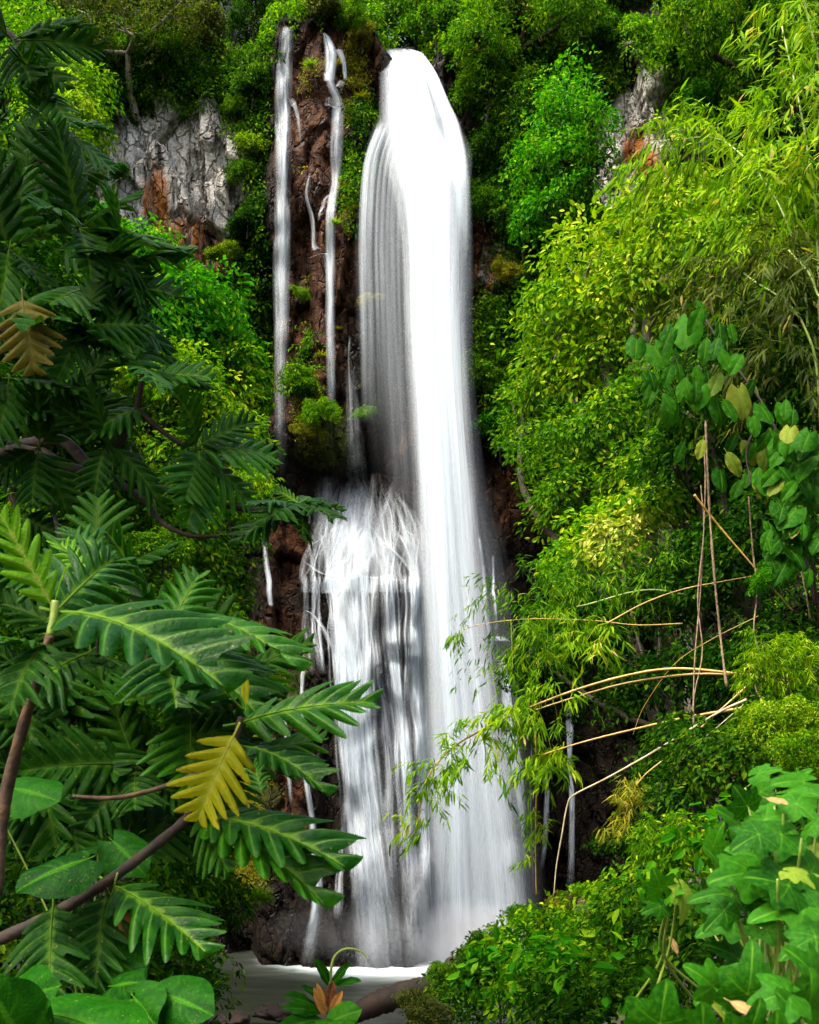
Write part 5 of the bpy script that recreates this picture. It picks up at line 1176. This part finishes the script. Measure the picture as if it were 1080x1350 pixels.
# ---- third one, in the shade behind them
bc = thing('breadfruit_sapling', 'shaded breadfruit sapling with two dark forked stems behind the bright shoot', 'sapling', P(60, 1120, 4.4))
stem_part(bc, 'stem', [P(60, 1120, 4.4), P(110, 1000, 4.4), P(165, 935, 4.3), P(190, 880, 4.3), P(212, 850, 4.2)], [.03, .025, .022, .018, .012], 'dark_bark', 40, 8, .2)
stem_part(bc, 'stem', [P(60, 1120, 4.4), P(80, 1000, 4.5), P(100, 930, 4.5), P(118, 870, 4.5)], [.026, .02, .018, .014], 'dark_bark', 30, 8, .2)
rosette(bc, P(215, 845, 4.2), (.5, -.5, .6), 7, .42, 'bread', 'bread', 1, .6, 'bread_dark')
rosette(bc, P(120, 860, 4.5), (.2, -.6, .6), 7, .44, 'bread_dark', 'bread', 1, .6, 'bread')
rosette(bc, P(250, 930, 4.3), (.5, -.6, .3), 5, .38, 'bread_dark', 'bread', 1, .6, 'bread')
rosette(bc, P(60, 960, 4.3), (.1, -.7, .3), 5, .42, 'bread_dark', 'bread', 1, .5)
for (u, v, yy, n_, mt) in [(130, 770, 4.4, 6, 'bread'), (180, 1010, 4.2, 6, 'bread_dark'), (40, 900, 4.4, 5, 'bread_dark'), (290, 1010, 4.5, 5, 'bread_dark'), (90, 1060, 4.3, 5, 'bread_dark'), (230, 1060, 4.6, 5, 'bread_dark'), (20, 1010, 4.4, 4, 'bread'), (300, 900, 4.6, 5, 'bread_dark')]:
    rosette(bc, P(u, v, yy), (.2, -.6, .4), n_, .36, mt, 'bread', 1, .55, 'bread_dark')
    stem_part(bc, 'twig', [P(u, v, yy), P(u * .7 + 40, v + 60, yy + .05), P(u * .4 + 70, v * .5 + 560, yy + .1)], [.006, .009, .012], 'dark_bark', 16, 6, .2)
put_leaf(bc, 'bread', 'bread', P(250, 812, 4.1), P(394, 818, 3.8), (0, -.45, .9), .75, 'bright long leaf lying level in front of the dark wall', var=3)
put_leaf(bc, 'bread', 'bread', P(300, 870, 4.2), P(360, 930, 4), (.1, -.8, .5), .8)
put_leaf(bc, 'bread', 'bread', P(215, 845, 4.2), P(335, 880, 3.8), (0, -.6, .8), .9)

# ---- heart shaped leaves at the bottom left
def leaf_plant(name, label, cat, base, mat_stem, kind, leaves, group=None):
    r = thing(name, label, cat, base, group)
    for L_ in leaves:
        (b_, t_, up, mt, w) = L_[:5]
        k_ = .80 if kind == 'lobed' else .92
        put_leaf(r, kind, mt, P(*b_), P(*b_) + (P(*t_) - P(*b_)) * k_ * (.85 + .3 * rng.random()), up, w, L_[5] if len(L_) > 5 else None)
        d = nrm(P(*b_) - P(*t_)); L = np.linalg.norm(P(*b_) - P(*t_)); q = P(*b_) + d * .45 * L - np.array([0, 0, .30 * L])
        stem_part(r, 'leaf_stalk', [q, q * .5 + np.asarray(base) * .5 + np.array([0, .03, .1 * L]), np.asarray(base) + np.array([rng.normal() * .09, rng.normal() * .06, 0])], [.003, .0035, .004], mat_stem, 14, 6, 0)
    return r
leaf_plant('elephant_ear', 'glossy heart leaved plant crossed by the breadfruit bough at lower left', 'plant', P(110, 1330, 3.6), 'green_stem', 'heart',
           [((112, 1134, 3.3), (12, 1162, 3.2), (-.1, -.75, .7), 'heart', 1.15), ((20, 1040, 3.5), (82, 1052, 3.4), (.1, -.8, .6), 'heart', 1.2), ((150, 1110, 3.6), (196, 1150, 3.5), (.1, -.85, .5), 'heart', 1.2), ((105, 1240, 3.4), (185, 1275, 3.3), (.1, -.7, .7), 'heart', 1.0)])
leaf_plant('elephant_ear', 'large heart leaved plant in the bottom left corner', 'plant', P(60, 1420, 2.9), 'green_stem', 'heart',
           [((70, 1338, 2.8), (188, 1352, 2.6), (0, -.6, .8), 'heart', 1.15), ((10, 1330, 2.7), (62, 1292, 2.6), (-.4, -.8, .5), 'heart', 1.2), ((30, 1372, 2.6), (-30, 1290, 2.5), (-.2, -.8, .5), 'heart', 1.1)])
leaf_plant('elephant_ear', 'small plant with two pointed heart leaves at the bottom left of the pool', 'plant', P(205, 1400, 3.1), 'green_stem', 'heart',
           [((216, 1312, 3), (282, 1330, 2.9), (.05, -.8, .65), 'heart', 1.3), ((178, 1316, 3), (200, 1350, 2.9), (-.5, -.8, .3), 'heart', 1.3), ((150, 1300, 3.1), (190, 1290, 3), (.2, -.8, .5), 'heart', 1.1)])

# ---- lobed leaves at the bottom right, close to the camera
def lobed(lst): return [((u, v, Y), (u + du, v + dv, Y - .05), up, mt, w) for (u, v, Y, du, dv, up, mt, w) in lst]
leaf_plant('broadleaf_plant', 'broad lobed leaves of the plant in the bottom right corner', 'plant', P(1000, 1480, 2.2), 'green_stem', 'lobed',
    lobed([(985, 1310, 2.1, 22, -72, (.1, -.75, .65), 'ivy', 1.0), (870, 1350, 2.0, 10, -58, (-.1, -.8, .6), 'ivy', 1.15), (1050, 1345, 2.0, -18, -50, (.1, -.7, .7), 'ivy', 1.2), (960, 1350, 2.0, -14, -40, (0, -.6, .8), 'ivy_yellow', 1.0),
           (1075, 1290, 2.1, -20, -44, (.1, -.8, .5), 'ivy', 1.0), (925, 1375, 1.9, 8, -50, (0, -.7, .7), 'ivy', 1.1), (1010, 1290, 2.2, -40, -30, (-.2, -.7, .6), 'ivy', 1.1), (1065, 1330, 2.1, 20, -50, (.2, -.8, .5), 'ivy', 1.1), (940, 1300, 2.2, -30, -34, (-.2, -.8, .5), 'ivy', 1.0), (1040, 1310, 2.0, -50, 0, (0, -.7, .7), 'ivy', 1.1), (985, 1365, 1.9, 30, -46, (.2, -.8, .5), 'ivy', 1.1), (1020, 1380, 1.9, 12, -50, (0, -.7, .7), 'ivy', 1.1)]))
leaf_plant('broadleaf_plant', 'taller plant of broad lobed leaves at the right edge', 'plant', P(1040, 1400, 2.6), 'green_stem', 'lobed',
    lobed([(1040, 1168, 2.4, -60, -24, (-.1, -.75, .6), 'ivy', .9), (1030, 1100, 2.5, -55, 6, (0, -.7, .7), 'ivy', .95), (1040, 1045, 2.6, 42, -10, (.1, -.6, .8), 'ivy', 1.0), (985, 1062, 2.6, -20, -34, (-.3, -.9, .3), 'ivy', 1.0), (1000, 1100, 2.4, -50, 22, (-.1, -.8, .6), 'ivy', 1.0),
           (965, 1180, 2.6, -62, -18, (0, -.6, .8), 'ivy', .8), (1060, 1195, 2.4, -80, 4, (0, -.5, .85), 'ivy', .8), (1045, 1150, 2.3, 45, 10, (.1, -.6, .8), 'ivy_yellow', .9), (1070, 1090, 2.4, 30, -10, (.2, -.8, .5), 'ivy', 1.0), (1050, 1060, 2.5, 40, 24, (.1, -.8, .6), 'ivy', 1.0),
           (990, 1150, 2.5, -60, 4, (0, -.75, .65), 'ivy', 1.0), (1070, 1150, 2.5, -50, -30, (-.1, -.8, .5), 'ivy', 1.0), (1020, 1190, 2.5, -30, -50, (-.2, -.9, .3), 'ivy', .9), (1080, 1200, 2.4, -40, 36, (.1, -.8, .5), 'ivy', 1.0), (1010, 1080, 2.6, 50, 20, (.1, -.8, .6), 'ivy', 1.0), (970, 1130, 2.6, 46, 20, (0, -.8, .5), 'ivy', .9), (1060, 1030, 2.7, -50, -6, (0, -.7, .7), 'ivy', .9), (955, 1200, 2.5, -30, 30, (-.2, -.9, .3), 'ivy', .8), (1010, 1225, 2.5, 50, 12, (0, -.8, .6), 'ivy', .8), (1075, 1235, 2.3, -50, 20, (0, -.7, .7), 'ivy', .8), (1000, 1020, 2.8, 40, -14, (.1, -.8, .6), 'ivy', .8)]))
leaf_plant('broadleaf_plant', 'small upright shoot with pale lobed leaves left of the right hand leaves', 'plant', P(880, 1330, 3.0), 'green_stem', 'lobed',
    lobed([(872, 1172, 2.8, -12, -30, (-.3, -.9, .3), 'ivy', 1.0), (884, 1180, 2.8, 22, -10, (.1, -.8, .6), 'ivy', 1.0), (900, 1175, 2.8, 14, 40, (.5, -.8, .2), 'ivy_yellow', .8), (870, 1195, 2.8, -26, 6, (0, -.8, .6), 'ivy', .8)]))
def more_lobed(n, u0, u1, v0, v1, y0, y1, s0, s1):
    out = []
    for _ in range(n):
        u, v, Y, s_ = rng.uniform(u0, u1), rng.uniform(v0, v1), rng.uniform(y0, y1), rng.uniform(s0, s1); a = rng.normal() * .9
        out.append(((u, v, Y), (u + s_ * math.sin(a), v - s_ * .7 * math.cos(a), Y - .06), (rng.normal() * .25, -.7, .6), 'ivy' if rng.random() < .9 else 'ivy_yellow', rng.uniform(.85, 1.1)))
    return out
leaf_plant('broadleaf_plant', 'smaller leaved lobed foliage filling in behind the broad leaves at the right edge', 'plant', P(1060, 1450, 3.1), 'green_stem', 'lobed', more_lobed(26, 930, 1090, 1030, 1290, 2.7, 3.3, 34, 56) + more_lobed(10, 860, 1080, 1280, 1370, 2.6, 3.1, 34, 50))
for (b_, t_, lab) in [((1010, 1052, 2.5), (1038, 1056, 2.45), 'tan dry leaf resting on the lobed leaves at the right edge'), ((962, 1320, 2.0), (1012, 1340, 1.95), 'tan curled dry leaf among the lobed leaves at the bottom right'), ((893, 1258, 3.2), (886, 1235, 3.2), 'small tan dry leaf caught upright in the right bank undergrowth')]:
    r = thing('dry_leaf', lab, 'leaf', P(*b_)); put_leaf(r, 'oval', 'tan_dry', P(*b_), P(*t_), (0, -.6, .8), .9, name='blade')

# ---- the climber with big leaves on the right
pr = thing('climbing_vine', 'big leaved climber draping down the shaded tree at right', 'climber', P(1010, 800, 11.6))
stem_part(pr, 'vine_stem', [P(1075, 800, 10.8), P(1060, 720, 10.7), P(1040, 620, 10.7), P(1010, 540, 10.7), P(960, 470, 10.8), P(930, 420, 10.9)], [.016, .016, .015, .014, .012, .01], 'dark_bark', 50, 7, .2)
stem_part(pr, 'vine_stem', [P(1010, 540, 10.7), P(985, 590, 10.5), P(990, 640, 10.4)], [.012, .01, .008], 'dark_bark', 20, 7, .2)
PT = [(905, 440, 44, 'pothos'), (880, 450, 36, 'pothos'), (930, 460, 40, 'pothos'), (955, 475, 44, 'pothos'), (890, 480, 36, 'pothos'), (868, 470, 34, 'pothos'), (920, 495, 36, 'pothos'), (945, 505, 40, 'pothos_yellow'), (938, 520, 46, 'pothos'), (915, 530, 34, 'pothos_yellow'),
      (960, 540, 38, 'pothos'), (885, 545, 34, 'pothos'), (978, 530, 42, 'pothos_yellow'), (900, 510, 34, 'pothos'), (995, 560, 34, 'pothos'), (1030, 545, 40, 'pothos'), (1010, 580, 32, 'pothos'), (1040, 580, 36, 'pothos'), (1025, 600, 36, 'pothos'), (985, 595, 40, 'pothos_yellow'),
      (965, 610, 38, 'pothos_yellow'), (990, 630, 42, 'pothos'), (1000, 645, 46, 'pothos_yellow'), (1020, 630, 42, 'pothos'), (1010, 610, 28, 'pothos_yellow'), (1060, 610, 36, 'pothos'), (925, 590, 30, 'pothos_yellow'), (860, 500, 30, 'pothos'), (920, 420, 40, 'pothos'), (950, 440, 40, 'pothos')]
PT += [(u + rng.normal() * 16, v + rng.normal() * 14, 32, 'pothos') for (u, v, s, mt) in PT]; PT += [(u + rng.normal() * 14, v + rng.normal() * 14, 30, 'pothos') for (u, v, s, mt) in PT[:22]]
for (u, v, s, mt) in PT:
    a = rng.uniform(-.9, .9); Y = 10.4 + rng.normal() * .15
    put_leaf(pr, 'oval' if rng.random() < .75 else 'heart', mt, P(u - s * .27 * math.sin(a), v - s * .38, Y), P(u + s * .42 * math.sin(a), v + s * .42 * (0.5 + .5 * math.cos(a)), Y - .05), (rng.normal() * .3, -.8, .5), 1.15)
pr2 = thing('climbing_vine', 'curtain of rounder green leaves hanging at the right border above the emerald bush', 'climber', P(1080, 830, 10.6))
stem_part(pr2, 'vine_stem', [P(1082, 830, 10.6), P(1070, 740, 10.4), P(1058, 650, 10.3), P(1040, 580, 10.3)], [.016, .014, .012, .009], 'dark_bark', 30, 6, .2)
for k in range(94):
    v = 570 + 190 * rng.random(); u = 1052 + (rng.random() - .5) * (60 + .2 * (v - 580)); s = rng.uniform(24, 34)
    a = rng.uniform(-1.2, 1.2); Y = 10.0 + rng.normal() * .15
    put_leaf(pr2, 'heart' if rng.random() < .35 else 'oval', 'pothos' if rng.random() < .9 else 'pothos_yellow', P(u - s * .4 * math.sin(a), v - s * .3, Y), P(u + s * .5 * math.sin(a), v + s * .4, Y - .08), (rng.normal() * .3, -.7, .65), 1.1)

# ---- bamboo canes leaning across the recess
def cane(label, pts, r, mat='culm', tips=(), lmat='bamboo', leaf=.16, nodes=14, L=.4, per=22, name='bamboo_cane', cat='bamboo cane'):
    pw = [P(*q) for q in pts]
    root = thing(name, label, cat, pw[0])
    g = Geo(); tube(g, pw, np.linspace(r * .52, r * .22, len(pw)), 60, 8, 0, nodes)
    obj('culm', g.mesh('culm', [M[mat]], True, pw[0]), root)
    if tips:
        C = np.array([P(u + rng.normal() * s * .5, v + rng.normal() * s * .5, Y + rng.normal() * .15) for (u, v, Y, s, n) in tips for _ in range(n)])
        O = nrm(np.array([-.5, -.2, -.1]) + .9 * rng.normal(size=(len(C), 3)))
        gl = Geo(); sprays(gl, C, O, L, per, leaf, .85)
        for c in C[::2]:
            k = np.argmin([np.linalg.norm(c - q) for q in spline(pw, 60)]); q = spline(pw, 60)[k]
            tw = Geo(); tube(tw, [q, (q + c) / 2 + [0, 0, .06], c], [.006, .005, .003], 8, 4)
            gl.add(np.concatenate(tw.V), tw.F, tint=np.full(tw.n, .8))
        obj('foliage', gl.mesh('foliage', [G[lmat]], False, pw[0]), root)
    return root
cane('long golden cane arching left with leafy tip hanging in front of the main fall', [(1050, 900, 11), (970, 888, 11.3), (880, 882, 11.6), (790, 900, 11.8), (700, 932, 12), (630, 965, 12.2), (590, 992, 12.3), (562, 1030, 12.3), (550, 1090, 12.3)], .034,
     tips=[(700, 930, 12, 22, 5), (660, 955, 12.1, 24, 7), (630, 970, 12.1, 22, 7), (600, 990, 12.2, 20, 7), (580, 1010, 12.2, 18, 6), (560, 1050, 12.3, 14, 4), (551, 1085, 12.3, 12, 4)])
cane('golden cane just below the long arching one, leafy over the rounded ledge', [(1030, 890, 11.2), (960, 889, 11.4), (900, 890, 11.6), (820, 902, 11.8), (740, 925, 12), (680, 945, 12.1)], .034, tips=[(690, 930, 12, 24, 6), (720, 905, 12, 20, 4), (690, 960, 12, 20, 5), (715, 985, 12, 20, 5), (735, 950, 12, 16, 3)])
cane('golden cane slanting down to a tuft of leaves beside the thin right strand', [(1050, 922, 10.8), (970, 935, 11), (900, 947, 11.2), (830, 963, 11.5), (770, 978, 11.6), (715, 995, 11.8)], .036, tips=[(725, 1000, 11.8, 18, 6), (705, 1015, 11.8, 14, 4), (745, 985, 11.7, 14, 3)])
cane('bleached cane bent sharply and pointing down in front of the black recess', [(985, 922, 10.6), (950, 938, 10.7), (900, 968, 10.9), (850, 998, 11), (800, 1026, 11.1), (757, 1048, 11.2), (748, 1062, 11.2), (741, 1100, 11.2), (734, 1140, 11.2), (730, 1182, 11.2)], .026, 'dead_culm', nodes=16)
cane('thin cane with drooping yellowed leaves ending in the black recess', [(990, 900, 10.8), (940, 945, 10.8), (890, 990, 10.8), (850, 1022, 10.8), (832, 1050, 10.8), (822, 1085, 10.8)], .02, tips=[(840, 1035, 10.8, 12, 6), (828, 1060, 10.8, 12, 7), (820, 1085, 10.8, 10, 6), (845, 1060, 10.8, 10, 4)], lmat='yellow', leaf=.10, L=.22)
cane('thin tan cane rising to the right above the golden canes', [(800, 822, 12), (850, 795, 11.9), (900, 777, 11.7), (950, 767, 11.6), (1006, 757, 11.5)], .018, 'culm', tips=[(790, 825, 12, 20, 4), (770, 850, 12, 22, 5)])
cane('level thin cane reaching left to a single leaf tuft in front of the fall', [(900, 822, 12.4), (840, 824, 12.5), (780, 818, 12.7), (700, 816, 12.9), (640, 822, 13.1), (612, 830, 13.2)], .015, 'culm', tips=[(605, 832, 13.2, 6, 4), (700, 822, 13, 20, 4), (720, 860, 13, 24, 6), (760, 840, 13, 22, 5), (690, 880, 13, 16, 4)], L=.24, leaf=.13)
cane('rusty reed slanting down to the right across the hanging vines', [(915, 652, 11), (945, 690, 11), (975, 725, 10.9), (1005, 760, 10.8), (1045, 805, 10.7)], .024, 'culm', nodes=10)
cane('grey broken twig crossing below the bleached cane', [(985, 925, 10.4), (950, 955, 10.4), (915, 985, 10.4), (885, 1018, 10.4)], .010, 'dead_culm', nodes=0)
cane('thin yellow stalk curving from the canes to the golden tuft', [(1000, 812, 11.4), (940, 842, 11.6), (890, 875, 11.8), (850, 930, 12), (834, 970, 12)], .010, 'culm', nodes=0)
cane('upright dry bamboo stalk hanging beside the foot of the main fall', [(706, 960, 12.4), (707, 1040, 12.4), (706, 1110, 12.4), (707, 1180, 12.4)], .024, 'culm', tips=[(700, 1075, 12.4, 8, 4), (715, 1095, 12.4, 8, 4), (705, 1130, 12.4, 6, 2)], leaf=.12, L=.2)

# ---- lianas
def liana(label, pts, r):
    pw = [P(*q) for q in pts]; root = None
    g = Geo(); tube(g, pw, [r * .55] * len(pw), 60, 6, .6)
    o = obj('liana', g.mesh('liana', [M['liana']], True, pw[-1]), None, pw[-1], label, 'vine', 'hanging vines on the right bank')
liana('thickest straight vine hanging under the big leaved climber', [(930, 540, 11), (932, 600, 11), (936, 680, 11), (942, 760, 10.9), (950, 840, 10.9), (958, 905, 10.8)], .022)
liana('thin vine hanging just left of the thickest straight vine', [(928, 580, 11.2), (930, 640, 11.2), (927, 720, 11.2), (922, 800, 11.1), (916, 870, 11), (915, 950, 10.9), (923, 1050, 10.8)], .014)
liana('vine twisting close beside the thin vine and ending lower', [(924, 640, 11.3), (928, 700, 11.2), (920, 790, 11.1), (926, 860, 11), (914, 930, 10.9), (920, 1010, 10.8)], .012)
liana('vine hanging below the yellow leaves with a loop at its end', [(987, 655, 10.9), (992, 720, 10.8), (998, 780, 10.7), (994, 830, 10.6), (1002, 870, 10.6), (996, 905, 10.6), (1006, 925, 10.6)], .014)
liana('rightmost vine among the round climber leaves', [(1046, 690, 10.8), (1052, 730, 10.8), (1062, 780, 10.7), (1068, 815, 10.7)], .014)
liana('pale curved twig among the pale lime tree leaves', [(780, 560, 18), (800, 545, 18), (812, 530, 18), (815, 512, 18)], .030)

# ---- rocks and a log at the pool
def rock_mesh(seed, sx=1, sy=1, sz=1):
    a = np.linspace(0, np.pi, 22); b = np.linspace(0, 2 * np.pi, 36, endpoint=False)
    A, B = np.meshgrid(a, b, indexing='ij'); d = np.stack([np.sin(A) * np.cos(B), np.sin(A) * np.sin(B), np.cos(A)], -1).reshape(-1, 3)
    f1, f2, cid, tx, ty = worley(d[:, 0] * 1.6 + d[:, 2] * .7 + seed, d[:, 1] * 1.6 - d[:, 2] * .9, seed)
    r = .82 + .30 * (cid - .5) + .5 * (fbm(d[:, 0] * 1.5 + seed, d[:, 1] * 1.5, d[:, 2] * 1.5, seed, 4) - .5) + .12 * (fbm(d[:, 0] * 6, d[:, 1] * 6, d[:, 2] * 6, seed, 3) - .5)
    V = d * r[:, None] * np.array([sx, sy, sz]); k = 36
    i = np.arange(21)[:, None]; j = np.arange(k)[None, :]
    q = np.stack([i * k + j, (i + 1) * k + j, (i + 1) * k + (j + 1) % k, i * k + (j + 1) % k], -1).reshape(-1, 4)
    return V, q
def boulder(u, v, Y, rx, rz, mat, seed, label, dy=.6):
    c = P(u, v, Y); V, q = rock_mesh(seed, rx * Y / F, dy, rz * Y / F)
    obj('boulder', mesh_np('boulder', V, [q], None, True, [M[mat]]), None, c, label, 'rock')
boulder(604, 1282, 15.5, 24, 24, 'stone', 1, 'brown boulder by the pool between low bushes', .35)
boulder(810, 1188, 14, 54, 20, 'pink_stone', 2, 'long pinkish boulder at the foot of the black recess', .6)
boulder(838, 1176, 13.6, 16, 14, 'pink_stone', 3, 'small pale pink stone on top of the long boulder', .2)
boulder(770, 1208, 13.6, 20, 20, 'stone', 4, 'rusty dark rock left of the pinkish boulder', .4)
boulder(360, 1335, 16, 30, 12, 'stone', 5, 'low dark stone at the near edge of the pool', .4)
boulder(310, 1345, 15, 26, 12, 'stone', 6, 'low dark stone at the left near corner of the pool', .4)
lg = thing('fallen_log', 'mossy brown log lying along the near bank of the pool', 'log', P(520, 1330, 15.5))
stem_part(lg, 'trunk', [P(455, 1345, 15), P(490, 1326, 15.3), P(540, 1308, 15.6), P(590, 1298, 16)], [.10, .17, .18, .15], 'stone', 40, 14, .2)
# ---- little plant with orange bracts at the bottom centre
tp = thing('ti_plant', 'small plant with orange bracts and a curled green tendril before the pool', 'plant', P(430, 1360, 6.5))
for (b_, t_, mt, w) in [((428, 1340, 6.5), (416, 1306, 6.4), 'bract', .5), ((430, 1335, 6.5), (420, 1300, 6.4), 'bract', .5), ((436, 1335, 6.5), (446, 1314, 6.4), 'bract', .8), ((432, 1330, 6.5), (438, 1300, 6.4), 'dry', .8)]:
    put_leaf(tp, 'oval', mt, P(*b_), P(*t_), (.1, -.9, .4), w, None, 'bract')
for (b_, t_, w) in [((434, 1300, 6.5), (424, 1268, 6.4), .8), ((438, 1300, 6.5), (452, 1272, 6.4), .8), ((440, 1298, 6.5), (470, 1288, 6.4), .8), ((428, 1315, 6.5), (400, 1298, 6.4), .8), ((425, 1335, 6.5), (378, 1322, 6.4), .9), ((420, 1330, 6.5), (388, 1306, 6.3), .8), ((425, 1345, 6.5), (375, 1345, 6.3), 1.0)]:
    put_leaf(tp, 'oval', 'heart', P(*b_), P(*t_), (.1, -.7, .7), w)
put_leaf(tp, 'heart', 'ivy', P(440, 1345, 6.3), P(470, 1330, 6.2), (.2, -.8, .5), 1.1); put_leaf(tp, 'heart', 'ivy', P(418, 1352, 6.3), P(462, 1352, 6.1), (.1, -.6, .8), 1.1)
stem_part(tp, 'tendril', [P(432, 1330, 6.5), P(435, 1290, 6.5), P(441, 1262, 6.5), P(456, 1251, 6.5), P(475, 1254, 6.5), P(486, 1267, 6.5)], [.012, .010, .009, .008, .006, .003], 'green_stem', 30, 6, 0)
